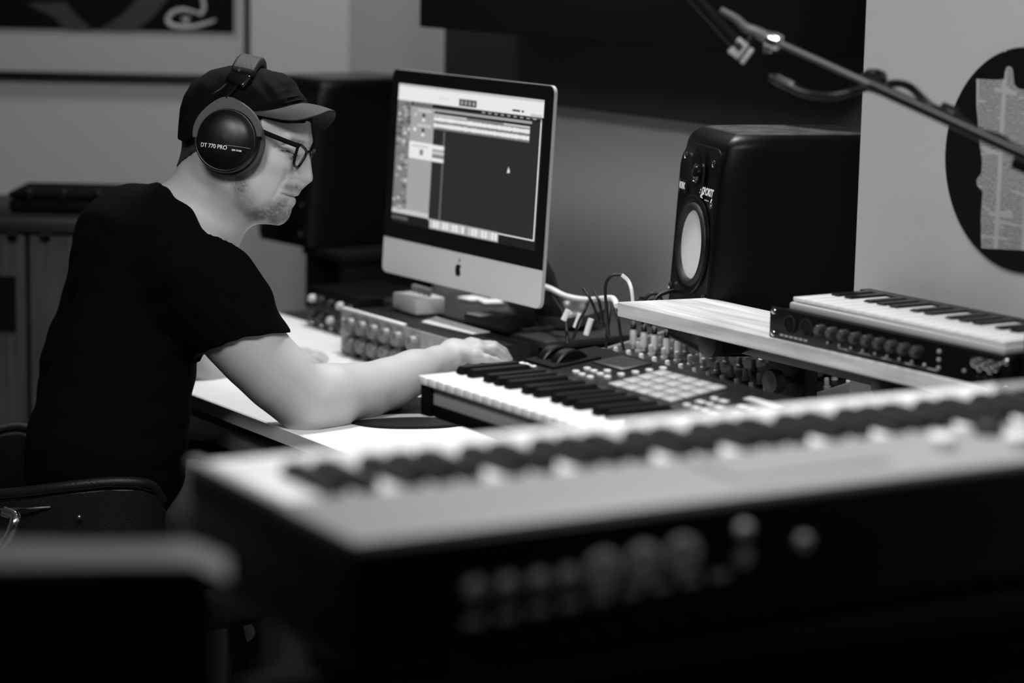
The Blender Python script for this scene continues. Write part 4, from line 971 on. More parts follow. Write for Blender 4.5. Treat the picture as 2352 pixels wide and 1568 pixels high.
def surface(field, h, B=14):
    lo = np.min([c-r for _, c, r, k, s_ in field.p if not s_], axis=0)-.02; hi = np.max([c+r for _, c, r, k, s_ in field.p if not s_], axis=0)+.02
    nb = np.ceil((hi-lo)/(h*B)).astype(int); rad = h*B*.5*1.7321
    cells_k = []; cells_v = []; quads = []
    S = np.array([nb[0]*B+4, nb[1]*B+4, nb[2]*B+4], dtype=np.int64)
    n = B+3; g = np.arange(-1, B+2); GX, GY, GZ = np.meshgrid(g, g, g, indexing='ij')
    G = np.stack([GX, GY, GZ], -1).reshape(-1, 3)
    ctrs = np.array([(i, j, k) for i in range(nb[0]) for j in range(nb[1]) for k in range(nb[2])]); cw = lo+(ctrs+.5)*B*h
    near = np.zeros(len(cw), bool)
    for f, c, r, k, s_ in field.p:
        if s_: continue
        m = np.linalg.norm(cw-c, axis=1) < r+rad+k+.01
        idx = np.where(m & ~near)[0]
        if len(idx): near[idx[np.abs(f(cw[idx])) < rad+k+.02]] = True
    CO = [(0, 0, 0), (1, 0, 0), (0, 1, 0), (1, 1, 0), (0, 0, 1), (1, 0, 1), (0, 1, 1), (1, 1, 1)]
    ED = [(0, 1), (2, 3), (4, 5), (6, 7), (0, 2), (1, 3), (4, 6), (5, 7), (0, 4), (1, 5), (2, 6), (3, 7)]
    for b in ctrs[near]:
        c = lo+(b+.5)*B*h
        v = field.ev(lo+(b*B+G)*h, c, rad+2*h*1.8).reshape(n, n, n)
        if v.min() > 0 or v.max() < 0: continue
        s = v < 0; m = n-1
        cs = [v[x:x+m, y:y+m, z:z+m] for x, y, z in CO]
        neg = sum((q < 0).astype(int) for q in cs); act = (neg > 0) & (neg < 8)
        I = np.argwhere(act)
        if not len(I): continue
        vals = np.stack([q[act] for q in cs], 1); acc = np.zeros((len(I), 3)); cnt = np.zeros(len(I))
        for e0_, e1_ in ED:
            a_, b_ = vals[:, e0_], vals[:, e1_]; x = (a_ < 0) != (b_ < 0)
            t = np.where(x, a_/(a_-b_+1e-20), 0)
            p0 = np.array(CO[e0_]); p1 = np.array(CO[e1_])
            acc += np.where(x[:, None], p0+t[:, None]*(p1-p0), 0); cnt += x
        gi = b*B+I  # shifted by -1, +1 keeps it positive
        key = (gi[:, 0]*S[1]+gi[:, 1])*S[2]+gi[:, 2]
        cells_k.append(key); cells_v.append(lo+(gi-1+acc/cnt[:, None])*h)
        for ax in range(3):
            sl0 = [slice(1, n-2)]*3; sl1 = [slice(1, n-2)]*3; sl1[ax] = slice(2, n-1)
            A0 = s[tuple(sl0)]; A1 = s[tuple(sl1)]; J = np.argwhere(A0 != A1)
            if not len(J): continue
            fl = A0[tuple(J.T)]; J = J+1+b*B
            u = [0, 0, 0]; w_ = [0, 0, 0]; u[(ax+1) % 3] = 1; w_[(ax+2) % 3] = 1; u = np.array(u); w_ = np.array(w_)
            kk = lambda q: (q[:, 0]*S[1]+q[:, 1])*S[2]+q[:, 2]
            Q = np.stack([kk(J-u-w_), kk(J-w_), kk(J), kk(J-u)], 1)
            Q[~fl] = Q[~fl][:, ::-1]; quads.append(Q)
    K = np.concatenate(cells_k); V = np.concatenate(cells_v); Q = np.concatenate(quads)
    uk, ix = np.unique(K, return_index=True); V = V[ix]; F = np.searchsorted(uk, Q)
    return V, F
def biggest(V, F):
    lab = np.arange(len(V))
    while True:
        old = lab.copy(); mn = lab[F].min(axis=1)
        for k in range(4): np.minimum.at(lab, F[:, k], mn)
        lab = lab[lab]; lab = lab[lab]
        if (lab == old).all(): break
    u, c = np.unique(lab, return_counts=True); keep = lab == u[c.argmax()]
    F = F[keep[F[:, 0]]]; idx = np.cumsum(keep)-1
    return V[keep], idx[F]
def sdf_obj(name, field, h, m, parent=None, smooth_it=0):
    V, F = biggest(*surface(field, h))
    for _ in range(smooth_it):
        acc = np.zeros_like(V); cnt = np.zeros(len(V))
        for a_, b_ in ((0, 1), (1, 2), (2, 3), (3, 0)):
            np.add.at(acc, F[:, a_], V[F[:, b_]]); np.add.at(acc, F[:, b_], V[F[:, a_]]); np.add.at(cnt, F[:, a_], 1); np.add.at(cnt, F[:, b_], 1)
        V = V*.5+.5*acc/np.maximum(cnt, 1)[:, None]
    me = bpy.data.meshes.new(name); me.vertices.add(len(V)); me.vertices.foreach_set('co', V.astype(np.float32).ravel())
    me.loops.add(len(F)*4); me.loops.foreach_set('vertex_index', F.astype(np.int32).ravel())
    me.polygons.add(len(F)); me.polygons.foreach_set('loop_start', np.arange(0, len(F)*4, 4, dtype=np.int32)); me.polygons.foreach_set('loop_total', np.full(len(F), 4, np.int32))
    me.update(calc_edges=True); me.polygons.foreach_set('use_smooth', [True]*len(F)); me.materials.append(m)
    o = bpy.data.objects.new(name, me); COL.objects.link(o)
    if parent: o.parent = parent
    return o, V

# ------------------------------------------------------------------ the person
HY = 3.85                                  # depth of the head's middle plane
HO = P(560, 330, HY)
HR = (CAMR @ Vector((1, 0, 0))); HU = (CAMR @ Vector((0, 1, 0))); HW = (CAMR @ Vector((0, 0, 1)))
HS = (HO-CAMP).dot(-HW)/FPX                # metres per pixel at the head
yaw = math.radians(8)                      # the face is turned a little towards the camera
def hl(px, py): return ((px-560)*HS, -(py-330)*HS)
def HP(px, py, w_=0.0):                    # head point: pixel of the profile drawing, w_ metres towards the camera side
    u, v = hl(px, py); uu = u*math.cos(yaw)-w_*math.sin(yaw)*1.0; ww = w_*math.cos(yaw)+u*math.sin(yaw)
    return HO + HR*uu + HU*v + HW*ww
HRy = HR*math.cos(yaw)+HW*math.sin(yaw); HWy = -HR*math.sin(yaw)+HW*math.cos(yaw)
RH = np.array([HRy, HU, HWy]).T            # columns are the head axes
H0 = np.array(HO)
prof = [(560, 200), (640, 196), (690, 215), (708, 245), (712, 275), (714, 300), (717, 314), (718.5, 326), (716, 338), (713, 349), (714.5, 360), (717.5, 374), (719.5, 392), (721.5, 405), (721.8, 412), (719.5, 417.5), (714, 421.5), (709, 425), (700, 433), (692, 439.5), (688, 444.5), (684.5, 449), (680.5, 451.6),
        (676, 451.8), (666, 450.6), (663, 451.2), (666, 452.8), (672, 454.8), (676, 458), (678.3, 463), (677.5, 469), (673.5, 472.5), (668, 475), (664.5, 480), (663, 487), (663.5, 495), (660, 504), (652, 512), (641, 517), (628, 515), (610, 510), (590, 500), (575, 470), (560, 420), (545, 300)]
PR = np.array([hl(*p) for p in prof])
def poly_sd(x, y):
    d = np.full(len(x), 9.); ins = np.zeros(len(x), bool); n = len(PR)
    for i in range(n):
        a = PR[i]; b = PR[(i+1) % n]; e = b-a; wx = x-a[0]; wy = y-a[1]
        t = np.clip((wx*e[0]+wy*e[1])/(e@e), 0, 1); d = np.minimum(d, (wx-e[0]*t)**2+(wy-e[1]*t)**2)
        c_ = ((a[1] <= y) & (b[1] > y)) | ((b[1] <= y) & (a[1] > y))
        with np.errstate(divide='ignore', invalid='ignore'): xc = a[0]+(y-a[1])/(b[1]-a[1])*e[0]
        ins ^= c_ & (x < xc)
    return np.where(ins, -1, 1)*np.sqrt(d)
hwk = [(-.14, .014), (-.115, .017), (-.105, .014), (-.097, .013), (-.090, .015), (-.086, .016), (-.082, .015), (-.078, .013), (-.070, .0105), (-.064, .0100), (-.058, .0100), (-.050, .0085), (-.035, .0065), (-.02, .0060), (-.008, .010), (0, .018), (.02, .026), (.08, .03)]
def slab(q):
    l = (q-H0)@RH; x, y, z = l[:, 0], l[:, 1], np.abs(l[:, 2])
    hwid = np.interp(y, [a for a, b in hwk], [b for a, b in hwk])
    # widen away from the outline so the strip blends into the face
    e = poly_sd(x, y)
    r = np.clip(hwid*.85, .004, .014); dx = e+r; dz = z-hwid+r+np.minimum(0, (e+.004))*.9
    return np.sqrt(np.maximum(dx, 0)**2+np.maximum(dz, 0)**2)+np.minimum(np.maximum(dx, dz), 0)-r
B_ = Field()
hp = lambda px, py, w_=0: np.array(HP(px, py, w_))
def he(px, py, w_, r, k, tilt=0, sub=False):
    c, s_ = math.cos(tilt), math.sin(tilt); R = RH @ np.array([[c, -s_, 0], [s_, c, 0], [0, 0, 1]])
    B_.ell(hp(px, py, w_), r, k, R, sub)
he(545, 282, 0, (.084, .082, .072), .02)            # skull
he(634, 304, 0, (.046, .046, .050), .03)            # forehead and brow mass
he(601, 392, 0, (.053, .062, .054), .03, .3)        # face
he(582, 436, 0, (.042, .038, .050), .035)            # jaw
B_.cone(hp(560, 415, .044), hp(618, 487, .020), .020, .013, .022); B_.cone(hp(560, 415, -.044), hp(618, 487, -.020), .020, .013, .022)   # jaw lines
he(640, 494, 0, (.013, .013, .018), .010)           # chin
for s_ in (1, -1):
    he(652, 378, .036*s_, (.022, .018, .015), .022, -.4)        # cheekbone
    he(634, 442, .024*s_, (.024, .026, .018), .022)              # cheek beside the mouth
    B_.cone(hp(702, 326, .012*s_), hp(678, 322, .040*s_), .008, .008, .012)   # brow
    he(693, 346, .029*s_, (.021, .0125, .0150), .010, 0, True)    # eye socket
    he(676, 350, .030*s_, (.0130, .0118, .0125), .004)          # eyeball under the lid
he(659, 436, 0, (.019, .019, .024), .012)                 # muzzle
he(652, 476, 0, (.013, .015, .020), .012)
B_.raw(slab, hp(640, 360), .13, .008)
for s_ in (1, -1):
    he(684, 407, .0125*s_, (.0085, .0068, .0060), .005)         # nostril wing
    B_.cone(hp(700, 380, .004*s_), hp(690, 404, .009*s_), .0050, .0065, .008)
    B_.cone(hp(688, 416, .0080*s_), hp(700, 418, .0055*s_), .0024, .0020, .002, True)
# lips wrap round the face
for s_ in (1, -1):
    B_.chain([hp(680.5, 446.5, 0), hp(674, 446, .011*s_), hp(662, 447.5, .0205*s_)], [.0036, .0038, .0022], .003)
    B_.chain([hp(671.5, 463.5, 0), hp(666, 462, .011*s_), hp(660, 455, .0200*s_)], [.0052, .0050, .0026], .004)
# ears (under the cups)
for s_ in (1, -1): he(528, 345, .076*s_, (.016, .028, .008), .008, .2)
# neck
B_.chain([hp(524, 392), P(487, 455, 3.86), P(455, 525, 3.88)], [.056, .056, .066], .028)
B_.cone(hp(478, 345), P(462, 430, 3.87), .036, .040, .03)
B_.cone(hp(532, 420, .045), P(520, 540, 3.86), .012, .010, .025)           # neck muscle on the near side
B_.cone(hp(585, 480, 0), P(500, 545, 3.86), .014, .014, .03)
# torso (near and far columns)
def tc(px, py, Y): return np.array(P(px, py, Y))
near = [tc(352, 570, 3.86), tc(286, 840, 3.84), tc(246, 1020, 3.82)]; far = [tc(305, 565, 3.98), tc(268, 850, 3.99), tc(236, 1040, 3.99)]
B_.chain(near, [.084, .092, .104], .05); B_.chain(far, [.085, .104, .106], .05)
B_.cone(tc(425, 540, 3.87), tc(340, 590, 3.92), .062, .095, .05)
SHN, SHF = tc(445, 612, 3.77), tc(262, 560, 4.06)
B_.cone(tc(400, 560, 3.84), SHN, .058, .055, .04); B_.cone(tc(320, 540, 3.95), SHF, .055, .052, .04)
pel = [tc(246, 1130, 3.83), tc(232, 1130, 3.98)]
B_.cone(near[2], pel[0], .108, .108, .05); B_.cone(far[2], pel[1], .106, .108, .05)
# near arm
EL, WR = tc(703, 926, 3.80), tc(1000, 829, 4.035)
mid = tc(640, 862, 3.79)
B_.chain([SHN, tc(542, 762, 3.78), tc(594, 820, 3.785), tc(647, 874, 3.79)], [.054, .0530, .0505, .0480], .03)
B_.cone(tc(647, 873, 3.79), EL, .0480, .0410, .03)
B_.cone(tc(700, 948, 3.80), tc(692, 968, 3.80), .028, .0125, .02)          # point of the elbow
B_.chain([EL, tc(762, 910, 3.84), tc(830, 901, 3.89), tc(895, 881, 3.94), tc(950, 855, 3.985), WR], [.041, .0455, .0410, .0355, .0300, .0235], .035)
B_.cone(tc(985, 838, 4.02), tc(1045, 822, 4.065), .020, .020, .012)
# far arm
ELF, WRF = tc(465, 850, 4.22), tc(635, 821, 4.32)
B_.chain([SHF, tc(360, 720, 4.17), ELF], [.050, .045, .036], .02); B_.chain([ELF, tc(530, 840, 4.26), WRF], [.037, .037, .022], .02)
# hands: palm, four fingers and a thumb
def hand(j, sc=1.0):
    W0, PC, mc, f = j['wrist'], j['palm'], j['mcp'], j['fingers']
    for m_, r in zip(mc, (.0125, .013, .0135, .013)): B_.cone(PC, m_, .017, r*.98, .010)
    B_.cone(W0, PC, .021, .019, .012)
    for i in range(3): B_.cone(mc[i], mc[i+1], .0118, .0118, .008)
    for (a_, b_, c_, d_), r in zip(f, (.0076, .0086, .0090, .0086)):
        B_.cone(a_, b_, r*1.18, r*1.08, .006); B_.cone(b_, c_, r*1.08, r*.93, .002); B_.cone(c_, d_, r*.93, r*.78, .002)
    t = j['thumb']; B_.cone(t[0], t[1], .0150, .0120, .012); B_.cone(t[1], t[2], .0115, .0105, .004); B_.cone(t[2], t[3], .0105, .0085, .002)
hand(dict(wrist=WR, palm=tc(1040, 808, 4.075),
     mcp=[tc(1090, 818, 4.035), tc(1096, 806, 4.058), tc(1092, 797, 4.085), tc(1082, 793, 4.112)],
     fingers=[(tc(1090, 818, 4.035), tc(1118, 824, 4.035), tc(1138, 829, 4.045), tc(1152, 835, 4.052)),
              (tc(1096, 806, 4.058), tc(1132, 801, 4.068), tc(1152, 814, 4.080), tc(1163, 829, 4.085)),
              (tc(1092, 797, 4.085), tc(1134, 796, 4.105), tc(1156, 808, 4.118), tc(1169, 826, 4.122)),
              (tc(1082, 793, 4.112), tc(1124, 794, 4.138), tc(1146, 806, 4.152), tc(1160, 822, 4.156))],
     thumb=[tc(1030, 822, 4.105), tc(1068, 832, 4.150), tc(1098, 836, 4.175), tc(1122, 838, 4.190)]))
tcf = lambda x, y, Y: tc(x-20, y+3, Y-.04)
hand(dict(wrist=tcf(655, 818, 4.36), palm=tcf(680, 815, 4.385),
     mcp=[tcf(722, 812, 4.44), tcf(718, 816, 4.42), tcf(712, 820, 4.395), tcf(703, 825, 4.372)],
     fingers=[(tcf(722, 812, 4.44), tcf(745, 811, 4.46), tcf(760, 815, 4.47), tcf(768, 820, 4.475)),
              (tcf(718, 816, 4.42), tcf(746, 817, 4.44), tcf(763, 822, 4.45), tcf(771, 827, 4.45)),
              (tcf(712, 820, 4.395), tcf(742, 822, 4.41), tcf(757, 827, 4.42), tcf(766, 832, 4.42)),
              (tcf(703, 825, 4.372), tcf(728, 828, 4.385), tcf(742, 833, 4.39), tcf(750, 837, 4.39))],
     thumb=[tcf(672, 828, 4.36), tcf(690, 838, 4.35), tcf(706, 842, 4.35), tcf(722, 845, 4.352)]))
# legs
kn = [Vector(pel[0]) + DV*.30 + LV*.02, Vector(pel[1]) + DV*.30 - LV*.02]
for k in kn: k.z = .56
for pl0, k in zip(pel, kn):
    p0 = np.array((pl0[0], pl0[1], .585)); k = np.array(k); an = np.array((k[0]+DV.x*.02, k[1]+DV.y*.02, .115))
    B_.cone(p0, k, .085, .056, .03); B_.chain([k, k*.55+an*.45+np.array((-.01, 0, 0)), an], [.054, .052, .036], .01)
    B_.cone(an+np.array((0, 0, -.04)), an+np.array((DV.x*.15, DV.y*.15, -.075)), .036, .026, .02)
CREASE = [([(662, 449.5), (668, 450.8), (676, 452.4), (686, 453)], .0042, 2.4, .0), ([(668, 477), (658, 479), (650, 476)], .0016, 4.0, .0),       # mouth
    ([(679, 416), (690, 414), (702, 419)], .0012, 1.6, .003),                           # nostril rim
    ([(673, 398), (670, 412), (661, 428), (652, 446), (641, 463), (633, 478)], .0019, 4.5, .012),   # fold from nose to mouth
    ([(648, 346), (658, 341), (668, 339), (680, 344)], .0018, 2.0, .012),               # lid crease
    ([(660, 352), (668, 353), (678, 357), (688, 361)], .0016, 1.8, .012),               # lid line
    ([(662, 362), (672, 367), (682, 371)], .0010, 3.0, .012)]                           # below the eye
def seg2(x, y, pl_):
    d = np.full(len(x), 1e9)
    for (ax, ay), (bx, by) in zip(pl_[:-1], pl_[1:]):
        ex, ey = bx-ax, by-ay; t = np.clip(((x-ax)*ex+(y-ay)*ey)/(ex*ex+ey*ey), 0, 1); d = np.minimum(d, (x-ax-ex*t)**2+(y-ay-ey*t)**2)
    return d
_bev = B_.ev
def bev(q, c=None, rad=0):
    d = _bev(q, c, rad+.016)
    if c is not None and np.linalg.norm(c-H0) > .17: return d
    l = (q-H0)@RH; x = 560+l[:, 0]/HS; y = 330-l[:, 1]/HS; z = np.abs(l[:, 2])
    for pl_, amp, sg, wm in CREASE: d = d+amp*np.exp(-seg2(x, y, pl_)/(sg*sg))*np.clip((z-wm)/.006+(wm <= 0), 0, 1)*(z < .075)
    return d
B_.ev = bev
skin = bpy.data.materials.new('skin'); skin.use_nodes = True; nt = skin.node_tree; bs = nt.nodes['Principled BSDF']
bs.inputs['Roughness'].default_value = .5; bs.inputs['Specular IOR Level'].default_value = .35
bs.inputs['Subsurface Weight'].default_value = .12; bs.inputs['Subsurface Radius'].default_value = (.008, .008, .008); bs.inputs['Subsurface Scale'].default_value = 1
at_ = nt.nodes.new('ShaderNodeAttribute'); at_.attribute_name = 'stubble'
tcn = nt.nodes.new('ShaderNodeTexCoord'); nz = nt.nodes.new('ShaderNodeTexNoise'); nz.inputs['Scale'].default_value = 170; nz.inputs['Detail'].default_value = 6; nt.links.new(tcn.outputs['Object'], nz.inputs['Vector'])
nz2 = nt.nodes.new('ShaderNodeTexNoise'); nz2.inputs['Scale'].default_value = 900; nz2.inputs['Detail'].default_value = 2; nt.links.new(tcn.outputs['Object'], nz2.inputs['Vector'])
def nmath(op, a, b):
    n = nt.nodes.new('ShaderNodeMath'); n.operation = op; n.use_clamp = op == 'MULTIPLY'
    for i, q in enumerate((a, b)):
        if isinstance(q, (int, float)): n.inputs[i].default_value = q
        else: nt.links.new(q, n.inputs[i])
    return n.outputs[0]
sm = nmath('MULTIPLY', nmath('MULTIPLY', at_.outputs['Fac'], nmath('ADD', nmath('MULTIPLY', nz.outputs['Fac'], 1.5), -.05)), nmath('ADD', nmath('MULTIPLY', nz2.outputs['Fac'], 1.6), -.1))
mx_ = nt.nodes.new('ShaderNodeMix'); mx_.data_type = 'RGBA'; nt.links.new(sm, mx_.inputs[0]); mx_.inputs[6].default_value = (.46, .46, .46, 1); mx_.inputs[7].default_value = (.05, .05, .05, 1)
nt.links.new(mx_.outputs[2], bs.inputs['Base Color'])
bp_ = nt.nodes.new('ShaderNodeBump'); bp_.inputs['Strength'].default_value = .25; bp_.inputs['Distance'].default_value = .001; nt.links.new(nz2.outputs['Fac'], bp_.inputs['Height']); nt.links.new(bp_.outputs[0], bs.inputs['Normal'])
person, BV = sdf_obj('person', B_, .0018, skin, None, 1)
tag(person, 'person in black cap, glasses and headphones leaning over the desk, one hand at the keyboard', 'person')
# stubble: jaw, chin, upper lip
loc = (BV-H0)@RH; px_a = 560+loc[:, 0]/HS; py_a = 330-loc[:, 1]/HS; wa = np.abs(loc[:, 2])
def blob(x, y, rx, ry, s=1): return s*np.clip(1.35-np.sqrt(((px_a-x)/rx)**2+((py_a-y)/ry)**2), 0, 1)
st = np.maximum.reduce([blob(644, 497, 36, 28, 1.6), blob(610, 496, 34, 18, 1.4), blob(576, 428, 20, 42, 1.3), blob(590, 468, 20, 30, .6), blob(682, 434, 18, 9, 1.3), blob(657, 478, 14, 20, 1.0), blob(594, 380, 12, 40, .5)])
st[(px_a < 540) | (py_a > 540) | (loc[:, 2] < -.08)] = 0
# the eye brow and lids
st = np.maximum(st, np.where((wa > .008) & (wa < .046), blob(700, 331, 16, 5, .9), 0))
st = np.maximum(st, 1.3*np.exp(-seg2(px_a, py_a, [(664, 352), (672, 354), (682, 357), (688, 361)])/4.5)*(wa > .014)*(wa < .05))
st = np.maximum(st, .6*np.exp(-seg2(px_a, py_a, [(657, 450), (676, 452)])/3)*(wa < .03))
at0 = person.data.attributes.new('stubble', 'FLOAT', 'POINT'); at0.data.foreach_set('value', st.astype(np.float32))
mb = MB()
for s_ in (1, -1): mb.ball(HP(676.5, 352, .030*s_), .0118)
eyes = mb.build('eyes', M['eye'], person, ang=90)
mb = MB()
for s_ in (1, -1): mb.ball(HP(683.5, 357, .030*s_), .0070)
mb.build('irises', M['iris'], eyes, ang=90)
mb = MB()
for s_ in (1, -1):
    mb.tube([HP(674, 352, .0425*s_), HP(682, 355, .040*s_), HP(690, 359, .034*s_), HP(694, 361, .026*s_)], .0013, 6)
mb.build('eyelashes', M['hair'], person)

# hair: cropped layer below the cap
Hf = Field()
def hair_fn(q):
    l = (q-H0)@RH; px = 560+l[:, 0]/HS; py = 330-l[:, 1]/HS
    d = B_.ev(q)-.0020
    # region: between the cap and the nape, and the sideburn
    nape = np.maximum.reduce([(px-498)*HS*.8, (py-(374-(px-420)*.45))*HS])
    return np.maximum.reduce([d, nape, (240-py)*HS])
Hf.raw(hair_fn, hp(520, 320), .135, .002)
_h, _ = sdf_obj('hair', Hf, .003, M['hair'], person, 1)

# T-shirt
S_ = Field(); E = .011
def grow(pts, rs, k=.05, e=E): S_.chain(pts, [r+e for r in rs], k)
grow(near, [.084, .092, .104]); grow(far, [.085, .104, .106]); grow([tc(415, 550, 3.87), tc(340, 590, 3.92)], [.064, .095])
grow([tc(400, 560, 3.84), SHN], [.058, .057], .045); grow([tc(320, 540, 3.95), SHF], [.055, .052], .04)
grow([near[2], pel[0]], [.108, .108]); grow([far[2], pel[1]], [.106, .108])
grow([tc(392, 520, 3.88), tc(355, 545, 3.91)], [.060, .072], .03, .006)
hemc = tc(571, 791, 3.78)
S_.chain([SHN, tc(505, 690, 3.775), tc(585, 815, 3.782)], [.066, .070, .0680], .035)
S_.chain([SHF, tc(350, 700, 4.16)], [.060, .058], .03)
S_.cone(tc(420, 690, 3.80), tc(455, 750, 3.80), .050, .040, .05)
hn = np.array(P(571, 791, 3.78)-P(500, 600, 3.78)); ad = tc(640, 862, 3.79)-tc(500, 680, 3.775); ad /= np.linalg.norm(ad)
# hem plane: from (645,771) to (490,811)
hd = tc(645, 772, 3.78)-tc(490, 812, 3.78); hd /= np.linalg.norm(hd); hw = np.array(HW); hnorm = np.cross(hd, hw); hnorm /= np.linalg.norm(hnorm)
if hnorm@ad < 0: hnorm = -hnorm
hp0 = tc(567, 794, 3.78)
AF = Field(); AF.chain([tc(500, 715, 3.78), tc(542, 762, 3.78), tc(594, 820, 3.785), tc(647, 874, 3.79)], [.054, .053, .0505, .048], .02)
def hem(q): return -(((q-hp0)@hnorm) + .011*np.cos(np.clip(((q-hp0)@hd)/.06, -1.5, 1.5)))      # curved hem
def hemcut(q):
    return np.maximum(hem(q), AF.ev(q)-.024)
S_.raw(hemcut, tc(640, 880, 3.79), .14, .0015, sub=True)
# neckline: cut by a tilted plane above the collar
n0, n1 = tc(381, 424, 3.88), tc(494, 533, 3.86)
nd = (n1-n0); nd /= np.linalg.norm(nd); nn = np.cross(hw, nd); nn /= np.linalg.norm(nn)
if nn@(tc(520, 400, 3.86)-n0) < 0: nn = -nn
def neckcut(q):
    t = (q-n0)@nd; L__ = np.linalg.norm(n1-n0)
    side = np.abs((q-n0)@hw)
    pl = ((q-n0)@nn) + .004 + .030*np.sin(np.clip(t/L__, 0, 1)*PI)*np.clip(1-side/.12, 0, 1)*0 - .010*np.sin(np.clip(t/L__, 0, 1)*PI)
    return np.maximum(-pl, np.linalg.norm(q-tc(470, 440, 3.86), axis=1)-.14)
S_.raw(neckcut, tc(470, 440, 3.86), .15, .002, sub=True)
# folds in the cloth
def folds(q): 
    l = (q-H0)@RH
    return .0012*np.sin(l[:, 0]*150+l[:, 1]*90+3*np.sin(l[:, 1]*40))*np.exp(-((l[:, 0]+.0)**2+(l[:, 1]+.24)**2)/.02) + .0010*np.sin(l[:, 1]*120+2*np.sin(l[:, 0]*30))
_ev = S_.ev
S_.ev = lambda q, c=None, rad=0: _ev(q, c, rad+.004) + folds(q)
shirt, SV = sdf_obj('t_shirt', S_, .0038, M['shirt'], person, 1)
shirt['label'] = 'plain black short-sleeved t-shirt'
mb = MB(); cpts = [np.array(n0), tc(372, 440, 3.93), tc(410, 500, 3.945), tc(470, 530, 3.93), n1]
# trousers and shoes
T_ = Field()
for pl0, k in zip(pel, kn):
    p0 = np.array((pl0[0], pl0[1], .585)); k = np.array(k); an = np.array((k[0]+DV.x*.02, k[1]+DV.y*.02, .115))
    T_.cone(np.array((pl0[0], pl0[1], .60)), p0, .116, .116, .03); T_.cone(p0, k, .097, .070, .03); T_.chain([k, an+np.array((0, 0, .0))], [.068, .052], .01)
tr_, _ = sdf_obj('trousers', T_, .008, M['denim'], person, 1)
for pl0, k in zip(pel, kn):
    k = np.array(k); an = np.array((k[0]+DV.x*.02, k[1]+DV.y*.02, .085)); sh_ = Field()
    sh_.cone(an-np.array((DV.x, DV.y, 0))*.03+np.array((0, 0, -.03)), an+np.array((DV.x*.17, DV.y*.17, -.045)), .046, .034, .02); sh_.cone(an, an+np.array((0, 0, .01)), .046, .046, .02)
    sdf_obj('shoe', sh_, .006, M['blk'], person, 1)
# ------------------------------------------------------------------ cap, glasses, headphones
cap = thing('cap_pivot', Matrix(), '', '') if 0 else None
C_ = Field()
capo = [(421, 322), (414, 300), (417, 262), (428, 212), (450, 183), (492, 160), (538, 150), (600, 156), (652, 169), (676, 184), (683, 203), (694, 214), (713, 240), (716, 262), (712, 288), (672, 290), (636, 284), (600, 276), (560, 300), (500, 320), (440, 330)]
CP = np.array([hl(*p) for p in capo])
def poly2(P_, x, y):
    d = np.full(len(x), 9.); ins = np.zeros(len(x), bool); n = len(P_)
    for i in range(n):
        a = P_[i]; b = P_[(i+1) % n]; e = b-a; wx = x-a[0]; wy = y-a[1]
        t = np.clip((wx*e[0]+wy*e[1])/(e@e), 0, 1); d = np.minimum(d, (wx-e[0]*t)**2+(wy-e[1]*t)**2)
        c_ = ((a[1] <= y) & (b[1] > y)) | ((b[1] <= y) & (a[1] > y))
        with np.errstate(divide='ignore', invalid='ignore'): xc = a[0]+(y-a[1])/(b[1]-a[1])*e[0]
        ins ^= c_ & (x < xc)
    return np.where(ins, -1, 1)*np.sqrt(d)
topx = [414, 417, 428, 450, 492, 538, 600, 652, 676, 683, 694, 713, 718]; topy = [300, 262, 212, 183, 160, 150, 156, 169, 184, 203, 214, 240, 262]
plx = [405, 412, 425, 450, 500, 560, 620, 660, 690, 706, 718, 725]; plw = [.0, .030, .050, .068, .083, .088, .084, .073, .058, .044, .020, 0]
def capfn(q):
    l = (q-H0)@RH; x, y, z = l[:, 0], l[:, 1], l[:, 2]
    e = poly2(CP, x, y); px = 560+x/HS; py = 330-y/HS
    plan = np.interp(px, plx, plw); t = np.clip((py-np.interp(px, topx, topy))*HS/.060, 0, 1)
    hw_ = plan*np.sqrt(np.clip(1-(1-t)**2.3, 0, 1))
    f = np.maximum((np.abs(z)-hw_)*.75, e)
    w = .0022*np.sin(x*230+y*190)*np.exp(-((px-650)**2+(py-198)**2)/1400) + .0016*np.sin(y*400-x*260)*np.exp(-((px-688)**2+(py-224)**2)/600) + .0007*np.sin(x*90+4*np.sin(y*60))
    return (f+w)*.85
C_.raw(capfn, hp(560, 240), .155, .002)
capo_, _ = sdf_obj('cap', C_, .0026, M['cap'], person, 2)
capo_['label'] = 'black soft military style cap with a short brim'
# brim: curved sheet from temple to temple
def cr(P_, t):
    n = len(P_)-1; u = min(max(t, 0), 1)*n; i = min(int(u), n-1); f = u-i
    g = lambda k: Vector(P_[min(max(k, 0), n)]); a, b, c, d = g(i-1), g(i), g(i+1), g(i+2)
    return .5*((2*b)+(c-a)*f+(2*a-5*b+4*c-d)*f*f+(-a+3*b-3*c+d)*f**3)
bo = [(773, 260, 0), (766, 266, .030), (741, 283, .057), (690, 297, .077), (602, 284, .0865)]
bi = [(711, 243, 0), (706, 248, .028), (690, 259, .056), (655, 272, .074), (600, 281, .0855)]
rows = []
for j in range(9):
    v = j/8; row = []
    for i in range(41):
        a = i/20-1; p = cr(bi, abs(a)).lerp(cr(bo, abs(a)), v); w_ = math.copysign(p.z, a)
        row.append(HP(p.x + w_*HRy.dot(HW)*0 + w_*math.sin(yaw)/HS*.35, p.y - w_*110 - 3*math.sin(PI*v), w_))
    rows.append(row)
mb = MB(); mb.sheet(rows, .0035); br = mb.build('brim', mat('grey_cap_brim_cotton', .018, .8, bump=.12, bscale=700), capo_, ang=70)
